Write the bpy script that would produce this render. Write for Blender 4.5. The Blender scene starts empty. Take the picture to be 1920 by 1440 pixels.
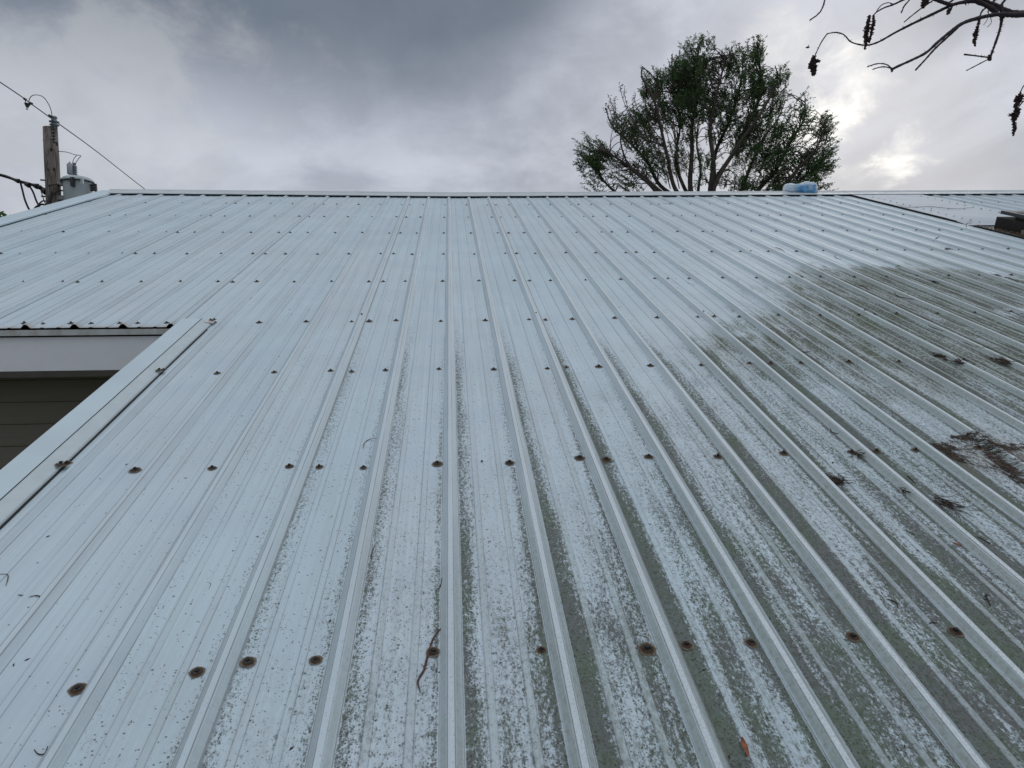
import bpy, math, random
from math import sin, cos, pi, radians, floor, sqrt
from mathutils import Vector, Matrix, noise as mnoise
random.seed(7)
C = bpy.context.scene.collection

# ---------------------------------------------------------------- camera
SL = radians(18.4); SC, SS = cos(SL), sin(SL)      # roof pitch
Z0 = 2.66
def roof(u, v, n=0.0):                              # roof coordinates -> world
    return Vector((u, v*SC - n*SS, Z0 + v*SS + n*SC))
TH, YAW, ROLL, CH, CU = 0.384525, -0.0894358, -0.0167948, 1.07594, -0.04196
F = 1325.0
def rm(a, ax): return Matrix.Rotation(a, 3, ax)
# camera axes (x right, y forward, z up) expressed in roof axes, then turned to world
CAMR = rm(SL, 'X') @ rm(YAW, 'Z') @ rm(-TH, 'X') @ rm(ROLL, 'Y')
CAMP = roof(CU, 0, CH)
cam = bpy.data.cameras.new('camera'); camo = bpy.data.objects.new('camera', cam); C.objects.link(camo)
camo.matrix_world = Matrix.Translation(CAMP) @ (CAMR @ rm(pi/2, 'X')).to_4x4()
cam.sensor_width = 36; cam.lens = F/1920*36; cam.clip_start = .05; cam.clip_end = 2000
bpy.context.scene.camera = camo
def ray(px, py): return (CAMR @ Vector(((px-960)/F, 1, -(py-720)/F)))
def at(px, py, depth): return CAMP + ray(px, py)*depth          # a point of the place at a forward distance
def onroof(px, py):
    d = rm(-SL, 'X') @ ray(px, py); t = -CH/d.z
    return CU + d.x*t, d.y*t

# ---------------------------------------------------------------- world, sun, exposure
SUND = ray(1590, 175).normalized()
SUN_EL = math.asin(SUND.z); SUN_AZ = math.atan2(SUND.x, SUND.y)
w = bpy.data.worlds.new('World'); bpy.context.scene.world = w; w.use_nodes = True

class NT:
    """tiny node-expression helper"""
    def __init__(s, nt): s.nt = nt; s.N = nt.nodes; s.L = nt.links
    def n(s, t, **k):
        x = s.N.new(t)
        for a, b in k.items(): setattr(x, a, b)
        return x
    def put(s, sock, v):
        if isinstance(v, (int, float)):
            if sock.type == 'VECTOR': sock.default_value = (v, v, v)
            elif sock.type == 'RGBA': sock.default_value = (v, v, v, 1)
            else: sock.default_value = v
        elif isinstance(v, (tuple, list)):
            sock.default_value = tuple(v) + ((1,) if sock.type == 'RGBA' and len(v) == 3 else ())
        else: s.L.new(v, sock)
    def m(s, op, a, b=0.0, c=0.0, clamp=False):
        x = s.n('ShaderNodeMath', operation=op, use_clamp=clamp)
        s.put(x.inputs[0], a); s.put(x.inputs[1], b); s.put(x.inputs[2], c); return x.outputs[0]
    def add(s, a, b): return s.m('ADD', a, b)
    def sub(s, a, b): return s.m('SUBTRACT', a, b)
    def mul(s, a, b, clamp=False): return s.m('MULTIPLY', a, b, clamp=clamp)
    def vm(s, op, a, b=(0, 0, 0)):
        x = s.n('ShaderNodeVectorMath', operation=op); s.put(x.inputs[0], a); s.put(x.inputs[1], b)
        return x.outputs['Value'] if op in ('DOT_PRODUCT', 'LENGTH', 'DISTANCE') else x.outputs[0]
    def sep(s, v): x = s.n('ShaderNodeSeparateXYZ'); s.put(x.inputs[0], v); return x.outputs
    def comb(s, a, b, c):
        x = s.n('ShaderNodeCombineXYZ')
        for i, q in enumerate((a, b, c)): s.put(x.inputs[i], q)
        return x.outputs[0]
    def ss(s, v, a, b, lo=0.0, hi=1.0):            # smoothstep
        x = s.n('ShaderNodeMapRange', interpolation_type='SMOOTHSTEP')
        s.put(x.inputs[0], v); s.put(x.inputs[1], a); s.put(x.inputs[2], b); s.put(x.inputs[3], lo); s.put(x.inputs[4], hi)
        return x.outputs[0]
    def noise(s, v, scale=1.0, detail=4.0, rough=.55, dist=0.0):
        x = s.n('ShaderNodeTexNoise'); s.put(x.inputs['Vector'], v); x.inputs['Scale'].default_value = scale
        x.inputs['Detail'].default_value = detail; x.inputs['Roughness'].default_value = rough; x.inputs['Distortion'].default_value = dist
        return x.outputs[0]
    def vor(s, v, scale, rnd=1.0):
        x = s.n('ShaderNodeTexVoronoi'); s.put(x.inputs['Vector'], v); x.inputs['Scale'].default_value = scale
        x.inputs['Randomness'].default_value = rnd
        return x.outputs['Distance'], x.outputs['Color']
    def mix(s, f, a, b):
        x = s.n('ShaderNodeMix', data_type='RGBA'); s.put(x.inputs[0], f); s.put(x.inputs[6], a); s.put(x.inputs[7], b); return x.outputs[2]

def srgb(r, g, b):
    f = lambda c: (c/255/12.92) if c/255 <= .04045 else ((c/255+.055)/1.055)**2.4
    return (f(r), f(g), f(b))

def build_world():
    t = NT(w.node_tree); t.N.clear()
    out = t.n('ShaderNodeOutputWorld')
    sky = t.n('ShaderNodeTexSky', sky_type='NISHITA'); sky.sun_disc = False
    sky.sun_elevation = SUN_EL; sky.sun_rotation = SUN_AZ
    b1 = t.n('ShaderNodeBackground'); t.L.new(sky.outputs[0], b1.inputs[0]); b1.inputs[1].default_value = .08
    d = t.n('ShaderNodeTexCoord').outputs['Generated']
    x, y, z = t.sep(d)
    zc = t.m('MAXIMUM', z, 0.0)
    k = t.m('DIVIDE', 1.0, t.add(zc, .50))
    p = t.comb(t.mul(x, k), t.mul(y, k), 0.0)
    big = t.noise(p, 1.7, 2, .45, .2)
    med = t.noise(t.vm('ADD', p, (3.1, 7.7, 1.2)), 3.4, 6, .53, .45)
    fin = t.noise(t.vm('ADD', p, (9.1, 2.7, 4.2)), 9.5, 6, .60, .3)
    dark, mid, pale = srgb(106, 117, 132), srgb(172, 178, 192), srgb(199, 204, 216)
    # elevation term: pale toward the horizon, a dark deck about 20-40 degrees up, mid grey overhead
    az = t.m('DIVIDE', x, t.add(t.m('ABSOLUTE', y), .2))
    zz = t.add(z, t.add(t.mul(t.sub(med, .5), .16), t.mul(t.sub(big, .5), .07)))
    zz = t.sub(zz, t.ss(az, .0, .30, 0, .20))
    deck = t.mul(t.ss(zz, .235, .40), t.sub(1.0, t.ss(z, .47, .66)))
    deck = t.mul(deck, t.add(.92, t.mul(t.sub(med, .5), .6)), clamp=True)
    c0 = t.mix(t.ss(z, .02, .22), pale, mid)
    c0 = t.mix(t.ss(t.add(t.mul(med, .75), t.mul(fin, .25)), .36, .62), c0, pale)
    c0 = t.mix(t.ss(z, .46, .80), c0, (.93, .965, 1.0))   # thinner, brighter cloud toward the zenith
    c = t.mix(deck, c0, dark)
    # soft wispy value changes
    wis = t.add(.94, t.mul(t.add(t.mul(t.sub(fin, .5), .35), t.mul(t.sub(med, .5), .8)), t.ss(z, .05, .3, .22, .75)))
    c = t.vm('MULTIPLY', c, t.comb(wis, wis, wis))
    # thin places in the cloud where the hidden sun glows through
    def glow(px, py, r0, r1, amp, thr):
        g = ray(px, py).normalized()
        wob = t.add(t.mul(t.sub(med, .5), 1.9), t.mul(t.sub(fin, .5), 2.6))
        a = t.add(t.mul(t.vm('DISTANCE', d, tuple(g)), 1/r1), wob)
        return t.mul(t.ss(a, 1.0, r0), amp)
    G = t.add(glow(1535, 240, .0, .070, .75, 0), glow(1582, 150, .0, .062, .70, 0))
    G = t.add(G, glow(1495, 45, .0, .07, .42, 0)); G = t.add(G, glow(1700, 280, .0, .042, .95, 0))
    G = t.add(G, glow(1575, 185, .0, .24, .12, 0)); G = t.add(G, glow(150, 190, .0, .26, .22, 0))
    c = t.mix(t.m('MINIMUM', G, .93), c, (1.03, 1.03, 1.01))
    # below the horizon: dull ground tone
    c = t.mix(t.ss(z, -.06, 0.0), srgb(84, 90, 80), c)
    b2 = t.n('ShaderNodeBackground'); t.L.new(c, b2.inputs[0]); b2.inputs[1].default_value = 1.0
    mx = t.n('ShaderNodeMixShader'); mx.inputs[0].default_value = .94
    t.L.new(b1.outputs[0], mx.inputs[1]); t.L.new(b2.outputs[0], mx.inputs[2]); t.L.new(mx.outputs[0], out.inputs[0])
build_world()
sl = bpy.data.lights.new('sun', 'SUN'); sl.energy = .6; sl.angle = radians(25); sl.color = (1, .96, .9)
slo = bpy.data.objects.new('sun', sl); C.objects.link(slo); slo.rotation_euler = SUND.to_track_quat('Z', 'Y').to_euler()
sc = bpy.context.scene
sc.view_settings.view_transform = 'Standard'; sc.view_settings.look = 'None'
sc.view_settings.exposure = 0.0; sc.view_settings.gamma = 1; sc.view_settings.use_curve_mapping = False

# ---------------------------------------------------------------- object helpers
def link(o, parent=None):
    C.objects.link(o)
    if parent: o.parent = parent
    return o
def tag(o, label=None, cat=None, group=None, kind=None):
    if label: o['label'] = label
    if cat: o['category'] = cat
    if group: o['group'] = group
    if kind: o['kind'] = kind
    return o
def empty(name, loc, label, cat, group=None):
    o = bpy.data.objects.new(name, None); o.location = loc; link(o); return tag(o, label, cat, group)
class MB:
    def __init__(s): s.v = []; s.f = []; s.m = []
    def quadstrip(s, rows, mi=0, closed=False):
        b = len(s.v); w_ = len(rows[0])
        for r in rows: s.v += [tuple(q) for q in r]
        for i in range(len(rows)-1):
            for j in range(w_ if closed else w_-1):
                j2 = (j+1) % w_
                s.f.append((b+i*w_+j, b+i*w_+j2, b+(i+1)*w_+j2, b+(i+1)*w_+j)); s.m.append(mi)
    def box(s, a, b, mi=0, M=None):
        k = len(s.v)
        for x in (a[0], b[0]):
            for y in (a[1], b[1]):
                for z in (a[2], b[2]):
                    p = Vector((x, y, z)); s.v.append(tuple(M(p) if M else p))
        for q in ((0,1,3,2),(4,6,7,5),(0,4,5,1),(2,3,7,6),(0,2,6,4),(1,5,7,3)):
            s.f.append(tuple(k+i for i in q)); s.m.append(mi)
    def poly(s, pts, mi=0):
        k = len(s.v); s.v += [tuple(p) for p in pts]; s.f.append(tuple(range(k, k+len(pts)))); s.m.append(mi)
    def tube(s, pts, rad, seg=6, mi=0, caps=True):
        pts = [Vector(p) for p in pts]; k0 = len(s.v); n = len(pts)
        if not hasattr(rad, '__len__'): rad = [rad]*n
        up = Vector((.13, .21, .97)); rows = []
        for i, p in enumerate(pts):
            t = (pts[min(i+1, n-1)] - pts[max(i-1, 0)])
            t = t.normalized() if t.length > 1e-9 else Vector((0, 0, 1))
            a = t.cross(up)
            if a.length < .05: a = t.cross(Vector((1, 0, 0)))
            a.normalize(); b = t.cross(a)
            rows.append([p + (a*cos(2*pi*j/seg) + b*sin(2*pi*j/seg))*rad[i] for j in range(seg)])
        s.quadstrip(rows, mi, closed=True)
        if caps:
            s.f.append(tuple(k0+j for j in range(seg))[::-1]); s.m.append(mi)
            e = len(s.v)-seg; s.f.append(tuple(e+j for j in range(seg))); s.m.append(mi)
    def lathe(s, prof, seg=16, mi=0, M=None):       # prof: (r, z)
        rows = []
        for r, z in prof:
            rows.append([(M(Vector((r*cos(2*pi*j/seg), r*sin(2*pi*j/seg), z))) if M else (r*cos(2*pi*j/seg), r*sin(2*pi*j/seg), z)) for j in range(seg)])
        s.quadstrip(rows, mi, closed=True)
    def mesh(s, name, mats, smooth=False):
        me = bpy.data.meshes.new(name); me.from_pydata(s.v, [], s.f)
        if not isinstance(mats, (list, tuple)): mats = [mats]
        for q in mats: me.materials.append(q)
        if len(mats) > 1: me.polygons.foreach_set('material_index', s.m)
        if smooth: me.polygons.foreach_set('use_smooth', [True]*len(s.f))
        me.update(); return me
    def build(s, name, mats, parent=None, smooth=False):
        return link(bpy.data.objects.new(name, s.mesh(name, mats, smooth)), parent)
def world_child(o, parent):                          # mesh written in world space, parented
    o.matrix_parent_inverse = Matrix.Translation(-parent.location); return o
def spline(pts, k=6):
    pts = [Vector(p) for p in pts]; P = [pts[0]*2-pts[1]] + pts + [pts[-1]*2-pts[-2]]; out = []
    for i in range(1, len(P)-2):
        for j in range(k):
            t = j/k; a, b, c, d = P[i-1], P[i], P[i+1], P[i+2]
            out.append(.5*((2*b) + (c-a)*t + (2*a-5*b+4*c-d)*t*t + (3*b-a-3*c+d)*t**3))
    out.append(pts[-1]); return out

def mat(name, col, rough=.6, metal=0.0, var=.25, scale=8.0, col2=None, bump=0.0, stretch=(1, 1, 1), spec=.5, thr=(.35, .7)):
    m_ = bpy.data.materials.new(name); m_.use_nodes = True; t = NT(m_.node_tree); bs = t.N['Principled BSDF']
    o = t.n('ShaderNodeTexCoord').outputs['Object']; o = t.vm('MULTIPLY', o, stretch)
    nz = t.noise(o, scale, 6, .6)
    c2 = col2 or tuple(c*(1-var) for c in col)
    t.put(bs.inputs['Base Color'], t.mix(t.ss(nz, thr[0], thr[1]), col, c2))
    t.put(bs.inputs['Roughness'], rough); bs.inputs['Metallic'].default_value = metal; bs.inputs['Specular IOR Level'].default_value = spec
    if bump:
        b = t.n('ShaderNodeBump'); b.inputs['Distance'].default_value = bump; b.inputs['Strength'].default_value = .8
        t.put(b.inputs['Height'], nz); t.L.new(b.outputs[0], bs.inputs['Normal'])
    return m_

# ---------------------------------------------------------------- roof sheet material
PITCH = .2286; RIB0 = -.056
BH, TW, RH = .0230, .0066, .0176                     # rib half base, half top, height
def roof_paint(name, clean=False):
    m_ = bpy.data.materials.new(name); m_.use_nodes = True; t = NT(m_.node_tree); bs = t.N['Principled BSDF']
    o = t.n('ShaderNodeTexCoord').outputs['Object']
    u, v, n = t.sep(o)
    uv = t.comb(u, v, 0.0)
    ph = t.sub(t.m('FRACT', t.add(t.mul(t.sub(u, RIB0), 1/PITCH), .5)), .5)
    ds = t.mul(ph, PITCH); ad = t.m('ABSOLUTE', ds)
    bayid = t.m('FLOOR', t.mul(t.sub(u, RIB0), 1/PITCH))
    big = t.noise(uv, 1.1, 3, .55, .3)
    bay = t.comb(bayid, t.mul(v, .35), 3.3)
    bayn = t.noise(bay, 1.0, 3, .5)
    streak = t.noise(t.vm('MULTIPLY', uv, (48, 1.6, 1)), 1.0, 4, .6)
    fine = t.noise(t.vm('MULTIPLY', uv, (1.0, .50, 1)), 120, 4, .68)
    fin2 = t.noise(t.vm('MULTIPLY', uv, (1.0, .6, 1)), 250, 3, .7)
    med = t.noise(t.vm('MULTIPLY', uv, (1.5, .42, 1)), 11, 5, .62, .4)
    band = t.noise(t.vm('MULTIPLY', t.vm('ADD', uv, (7, 3, 0)), (17, .8, 1)), 1.0, 3, .55, .2)
    base = t.mix(t.ss(big, .35, .7), (.505, .628, .705), (.455, .562, .628))
    base = t.mix(t.ss(bayn, .35, .7, 0, .45), base, (.57, .63, .70))
    chalk = t.noise(t.vm('MULTIPLY', t.vm('ADD', uv, (2, 9, 0)), (120, .9, 1)), 1.0, 3, .6)
    base = t.mix(t.ss(streak, .45, .75, 0, .50), base, (.43, .49, .53))
    base = t.mix(t.ss(chalk, .48, .72, 0, .45), base, (.60, .71, .77))
    base = t.mix(t.ss(chalk, .47, .30, 0, .22), base, (.38, .44, .48))
    base = t.mix(t.ss(t.noise(t.vm('MULTIPLY', uv, (.8, 1.5, 1)), 2.2, 5, .6), .46, .64, 0, .40), base, (.455, .545, .635))
    sp = t.noise(uv, 420, 3, .6)
    base = t.mix(t.ss(sp, .5, .72, 0, .22), base, (.30, .34, .35))
    # ------ where the dirt lies (own shape, in the roof's own coordinates)
    ub = t.add(-.75, t.mul(t.sub(v, 1.25), .76))
    e = t.add(t.sub(u, ub), t.mul(t.sub(med, .5), .55))
    e = t.add(e, t.mul(t.sub(big, .5), .9))
    D = t.ss(e, -.1, 1.35)
    top = t.add(4.95, t.add(t.mul(t.sub(big, .5), 1.6), t.mul(t.sub(med, .5), .6)))
    top = t.sub(top, t.mul(t.m('MAXIMUM', t.sub(u, 2.4), 0.0), .42))
    D = t.mul(D, t.ss(t.add(t.sub(v, top), t.mul(t.sub(streak, .5), .9)), .50, -.35))
    cb = t.add(t.vm('DISTANCE', t.comb(u, v, 0.0), tuple(onroof(1925, 585))+(0,)), t.mul(t.sub(med, .5), .5))
    D = t.mul(D, t.ss(cb, .02, .20))
    # heavy zone high on the slope, lighter below
    heavy = t.mul(t.mul(t.ss(t.add(t.add(v, t.mul(t.m('MAXIMUM', t.sub(u, 1.45), 0.0), .85)), t.mul(t.sub(med, .5), .9)), 2.35, 3.5), t.ss(e, .30, .90)), t.ss(D, .1, .6))
    low = t.mul(t.mul(t.ss(t.add(v, t.mul(t.sub(med, .5), 1.2)), 2.3, 1.4), t.ss(e, .6, 1.9)), t.ss(band, .36, .60, .25, 1.0))
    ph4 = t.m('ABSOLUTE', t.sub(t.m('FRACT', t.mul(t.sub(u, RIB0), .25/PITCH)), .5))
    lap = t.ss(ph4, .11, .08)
    # dirt fringe on the right-hand foot of each rib
    foot = t.mul(t.ss(ds, .018, .027), t.ss(ds, t.add(.040, t.mul(band, .085)), .026))
    footl = t.mul(t.ss(ds, -.020, -.028), t.ss(ds, -.048, -.027))
    gap = t.mul(t.ss(u, -.95, .1), t.ss(v, 3.7, 2.7))
    # thin film
    film = t.mul(D, t.ss(t.add(t.mul(med, .4), t.mul(fine, .6)), .40, .60))
    pan = t.mul(t.ss(ad, BH+.001, BH+.004), t.ss(t.m('ABSOLUTE', t.sub(ad, PITCH/3)), .0055, .0095, .42, 1.0))
    film = t.add(t.add(t.mul(film, .34), t.mul(t.mul(low, t.ss(fine, .42, .62, .15, 1.0)), .26)), t.mul(heavy, t.mul(t.ss(t.add(t.mul(streak, .4), t.add(t.mul(med, .3), t.mul(fine, .3))), .40, .58, .42, 1.0), .84)))
    base = t.mix(t.mul(film, t.add(.35, t.mul(pan, .65))), base, t.mix(t.ss(v, 2.2, 3.2), (.21, .226, .215), (.15, .168, .138)))
    # mottled fine dirt
    amt = t.add(t.mul(D, t.ss(band, .35, .62, .08, .27)), t.add(t.mul(heavy, .15), t.mul(low, .24)))
    amt = t.add(amt, t.mul(t.mul(foot, gap), t.add(.36, t.mul(lap, .10))))  # lap ribs get more: painted shadow mixed with dirt
    base = t.mix(t.mul(t.mul(foot, pan), t.mul(gap, t.mul(t.ss(fine, .44, .66), .20))), base, (.13, .145, .11))
    amt = t.add(amt, t.mul(t.mul(footl, t.ss(u, -.9, .2)), t.mul(t.ss(v, 3.2, 2.0), .22)))
    pat = t.add(t.mul(t.sub(med, .5), .42), t.add(t.mul(t.sub(fine, .5), 1.1), t.mul(t.sub(fin2, .5), .95)))
    pat = t.add(pat, t.mul(t.sub(streak, .5), .28))
    mot = t.ss(t.add(pat, amt), .12, .46)
    mot = t.mul(t.mul(mot, t.ss(amt, .0, .10)), pan)
    dcol = t.mix(t.ss(t.noise(uv, 5, 3, .6), .42, .62), (.068, .070, .060), (.058, .080, .040))
    base = t.mix(t.mul(mot, .82), base, dcol)
    # ribs: tops washed, flanks greenish film, with shading contrast painted into both
    flank = t.mul(t.ss(n, .0015, .006), t.ss(n, .0167, .0147))
    base = t.mix(t.mul(flank, t.add(t.ss(v, 5.5, 2.5, .05, .12), t.mul(t.ss(e, -.2, 1.4), t.ss(v, 6.5, 4.6, .12, .52)))), base, t.mix(t.ss(fine, .4, .65), (.30, .345, .315), (.22, .26, .215)))
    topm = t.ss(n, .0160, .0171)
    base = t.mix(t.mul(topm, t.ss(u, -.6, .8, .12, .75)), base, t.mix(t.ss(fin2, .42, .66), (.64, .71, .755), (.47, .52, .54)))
    # dark specks of algae and grit
    def specks(scale, thr, size, gate, seed):
        dd, cc = t.vor(t.vm('ADD', uv, (seed, seed*.7, 0)), scale)
        r, g, b_ = t.sep(cc)
        keep = t.m('GREATER_THAN', t.add(r, gate), thr)
        return t.mul(keep, t.m('LESS_THAN', dd, t.mul(t.add(.35, g), size)))
    g1 = t.mul(t.ss(t.add(u, t.mul(t.sub(big, .5), 1.5)), -1.3, 1.0), t.ss(v, 3.4, 1.3, .02, .26))
    g1 = t.add(g1, t.mul(t.add(foot, footl), t.mul(gap, .75)))
    g1 = t.add(g1, t.mul(t.mul(low, t.ss(fine, .42, .62, .15, 1.0)), .26))
    s1 = specks(210, 1.0, .34, t.mul(g1, 1.5), 1.7)
    s2 = specks(105, 1.0, .25, t.mul(g1, .85), 5.1)
    s3 = specks(52, 1.02, .17, t.mul(g1, .45), 8.3)
    s4 = specks(90, .972, .20, 0.0, 3.3)
    S = t.m('MAXIMUM', t.m('MAXIMUM', s1, s2), t.m('MAXIMUM', s3, s4))
    S = t.mul(S, t.add(.25, t.mul(pan, .75)))
    base = t.mix(t.mul(S, .78), base, t.mix(t.ss(med, .45, .55), (.055, .06, .05), (.06, .075, .042)))
    # green algae at the rib feet, mostly to the right
    alg = t.mul(t.add(foot, footl), t.mul(t.ss(u, .3, 1.5), t.ss(t.noise(uv, 14, 5, .7), .48, .68)))
    alg = t.add(alg, t.mul(t.mul(t.ss(u, .9, 2.2), t.ss(t.noise(t.vm('ADD', uv, (4, 4, 0)), 3.2, 5, .65), .56, .70)), .6))
    base = t.mix(t.mul(t.mul(alg, t.ss(fin2, .38, .60, .3, 1.0)), .58, clamp=True), base, (.088, .118, .058))
    # hairlines where the sheet is creased
    hl = 0.0
    for c_ in (PITCH/3-.0085, PITCH/3+.0085):
        hl = t.add(hl, t.ss(t.m('ABSOLUTE', t.sub(ad, c_)), .0012, .0004))
    for c_ in (TW+.0005, BH):
        hl = t.add(hl, t.mul(t.ss(t.m('ABSOLUTE', t.sub(ad, c_)), .0016, .0005), 1.3))
    hl = t.mul(hl, t.ss(streak, .36, .55, .2, .55))
    hl = t.add(hl, t.mul(t.mul(lap, t.ss(t.m('ABSOLUTE', t.sub(ds, BH+.002)), .004, .0012)), .75))  # lap ribs: line of shadow painted in together with dirt
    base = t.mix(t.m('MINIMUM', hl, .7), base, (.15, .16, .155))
    # rusty litter stain under the fallen needles and the brown eave edge
    st = t.vm('DISTANCE', t.vm('MULTIPLY', uv, (1.0, 1.3, 0)), (1.76, 1.93*1.3, 0))
    st = t.ss(t.add(st, t.mul(t.sub(med, .5), .30)), .26, .06)
    base = t.mix(t.mul(t.mul(st, pan), t.ss(fine, .34, .66, .15, .8)), base, (.15, .115, .085))
    ev = t.mul(t.ss(v, 3.53, 3.462), t.ss(u, -1.36, -1.45))
    base = t.mix(t.mul(ev, t.ss(med, .3, .65, .15, .75)), base, (.36, .27, .2))
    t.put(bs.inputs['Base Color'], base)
    t.put(bs.inputs['Roughness'], t.add(.50, t.add(t.mul(mot, .3), t.mul(D, .18))))
    bs.inputs['Specular IOR Level'].default_value = .4
    bm = t.n('ShaderNodeBump'); bm.inputs['Distance'].default_value = .0009; bm.inputs['Strength'].default_value = .35
    t.put(bm.inputs['Height'], t.add(t.mul(fine, .4), t.mul(mot, .8))); t.L.new(bm.outputs[0], bs.inputs['Normal'])
    return m_
PAINT = roof_paint('weathered_roof_paint')
TRIM = mat('trim_paint', (.53, .645, .715), .45, var=.08, scale=3, col2=(.48, .59, .65))
TRIM_EDGE = mat('trim_paint_shaded', (.46, .535, .565), .55, scale=20, col2=(.50, .58, .62))  # greyer copy of the trim paint: shade of the tilted strip, with dirt
CAP = mat('ridge_cap_paint', (.52, .57, .60), .45, var=.12, scale=6)
DECK = mat('roof_deck_wood', (.05, .042, .035), .9)
RUST = mat('screw_rust', (.022, .015, .010), .85, var=.6, scale=160, col2=(.065, .035, .018), bump=.0004)
HEAD = mat('screw_head', (.018, .013, .010), .7, var=.4, scale=200)
RING = mat('rust_ring', (.17, .125, .08), .9, var=.5, scale=220, col2=(.045, .03, .02))
HALO = mat('rust_halo', (.10, .075, .05), .85, scale=300, col2=(.24, .21, .17))
FASC = mat('fascia_paint', (.78, .80, .825), .55, var=.08, scale=2.5, col2=(.70, .72, .74))
SIDE = mat('olive_siding', (.24, .215, .17), .6, var=.12, scale=4, stretch=(.3, 1, 12), bump=.0006)
WALLM = mat('wall_sheathing', (.12, .11, .08), .8)
SOFF = mat('soffit_paint', (.16, .15, .12), .7)

# ---------------------------------------------------------------- ground
g = MB(); gn = 24
rows = []
for j in range(gn+1):
    rows.append([(-600+1200*i/gn, -600+1200*j/gn, 0) for i in range(gn+1)])
g.quadstrip(rows)
ground = g.build('ground', mat('lawn_ground', (.045, .065, .02), .95, scale=.5, col2=(.075, .07, .035), bump=.02))
tag(ground, kind='structure')

# ---------------------------------------------------------------- the house
house = empty('metal_roofed_house', (0, 0, 0), 'house under a weathered blue-white ribbed metal roof that fills the picture', 'house')
VR = 8.48; VE = 3.46; VB = -.5
def gw(u): return (.075*max(u, 0) + .03*max(-u, 0))
def warp(u, v): return v + gw(u)*max(0, min(1.2, v/8.5))**1.5
def prof(u):
    ds = (((u-RIB0)/PITCH + .5) % 1 - .5)*PITCH; a = abs(ds)
    if a < TW: return RH
    if a < BH: return RH*(BH-a)/(BH-TW)
    b = abs(a - PITCH/3)
    if b < .006: return .0024
    if b < .009: return .0024*(.009-b)/.003
    return 0.0
def ribu(n): return RIB0 + n*PITCH
def roofspace(o):                                    # mesh written in roof coordinates
    o.location = (0, 0, Z0); o.rotation_euler = (SL, 0, 0); return o
def cuts(u0, u1):
    xs = {round(u0, 5), round(u1, 5)}
    k0 = int(floor((u0-RIB0)/PITCH))-1
    for k in range(k0, k0+int((u1-u0)/PITCH)+4):
        for s in (-1, 1):
            for d in (TW, BH, BH+.006, PITCH/3-.009, PITCH/3-.006, PITCH/3+.006, PITCH/3+.009): xs.add(round(ribu(k)+s*d, 5))
        xs.add(round(ribu(k)+PITCH/2, 5)); xs.add(round(ribu(k), 5))
    return sorted(x for x in xs if u0-1e-6 <= x <= u1+1e-6)
PANELS = []
def wav(u, v): return .0016*mnoise.noise(Vector((u*3.1, v*1.3, 5))) + .0007*mnoise.noise(Vector((u*17, v*2.1, 9)))
def panel(u0, u1, v0, v1, lift=.0016):
    xs = cuts(u0, u1); b = MB(); rows = []; L = v1-v0; K = max(8, int(L/.16))
    for j in range(K+1):
        v = v0 + L*j/K
        rows.append([(x, warp(x, v), prof(x) + lift*(x-u0)/(u1-u0) + wav(x, v)) for x in xs])
    b.quadstrip(rows)
    # a return at the lower edge gives the sheet its thickness
    b.quadstrip([[(x, y-.0004, z-.0016) for x, y, z in rows[0]], rows[0]])
    b.quadstrip([[(r[-1][0], r[-1][1], r[-1][2]-.0014) for r in rows], [r[-1] for r in rows]])
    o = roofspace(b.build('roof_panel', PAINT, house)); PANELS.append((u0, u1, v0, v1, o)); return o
for a in range(-18, 22, 4):
    u0, u1 = ribu(a)-.012, ribu(a+4)+.0285
    if a == -18: u0 = -3.84
    if a < -6: panel(u0, u1, VE, VR)
    elif a == -6:
        # panel at the inside corner: left edge steps along the rake trim below the eave
        panel(-1.262, u1, VB, VE+.012)
        PANELS[-1][4].name = 'roof_panel'
        panel(u0, u1, VE-.0, VR)
    else: panel(u0, u1 if a < 18 else 4.945, VB, VR)
panel_right0 = 5.885
a = 26
while ribu(a)+.0285 < 9.9:
    panel(ribu(a)-.012, ribu(a+4)+.0285, VB, VR); a += 4
UMAX = ribu(a)+.02

# flat sheet between the two ribbed fields
fs = MB(); rows = []
for j in range(60):
    v = 6.30 + (VR-6.30)*j/59
    rows.append([(x, warp(x, v), (.0195 if v < 7.47 else .0215) - .019*max(0, min(1, (6.62-v)/.30))**1.5 + .002*mnoise.noise(Vector((x*4, v*2, 1)))) for x in [4.958+.0975*i for i in range(11)]])
fs.quadstrip(rows); FLATM = mat('dull_flat_sheet', (.42, .49, .56), .55, scale=2.5, col2=(.38, .44, .49), stretch=(1, 1.6, 1))
flat = roofspace(fs.build('flat_sheet', FLATM, house, True))
tag(flat, label='smooth flat roof sheet with two lines of screws')
fs = MB(); rows = []
for j in range(60):
    v = VB + (6.34-VB)*j/59
    rows.append([(x, warp(x, v), -.012 + .002*mnoise.noise(Vector((x*4, v*2, 1)))) for x in [4.93+.1*i for i in range(11)]])
fs.quadstrip(rows); roofspace(fs.build('flat_sheet', PAINT, house, True))
# dark upstanding edge beside the flat sheet
ed = MB(); ed.box((4.9455, VB, -.05), (4.9570, 6.45, .0165), 0); ed.quadstrip([[(4.952, warp(5, 6.45+.1*k), -.03) for k in range(21)], [(4.952, warp(5, 6.45+.1*k), .0185) for k in range(21)]])
roofspace(ed.build('sheet_edge', mat('dark_sealant', (.012, .010, .009), .8), house))

# deck slabs under the sheets
dk = MB()
dk.box((-3.8, VE+.03, -.12), (UMAX-.05, warp(0, VR)-.02, -.03)); dk.box((-1.25, VB+.03, -.12), (UMAX-.05, VE+.03, -.03))
roofspace(dk.build('roof_deck', DECK, house))

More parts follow.
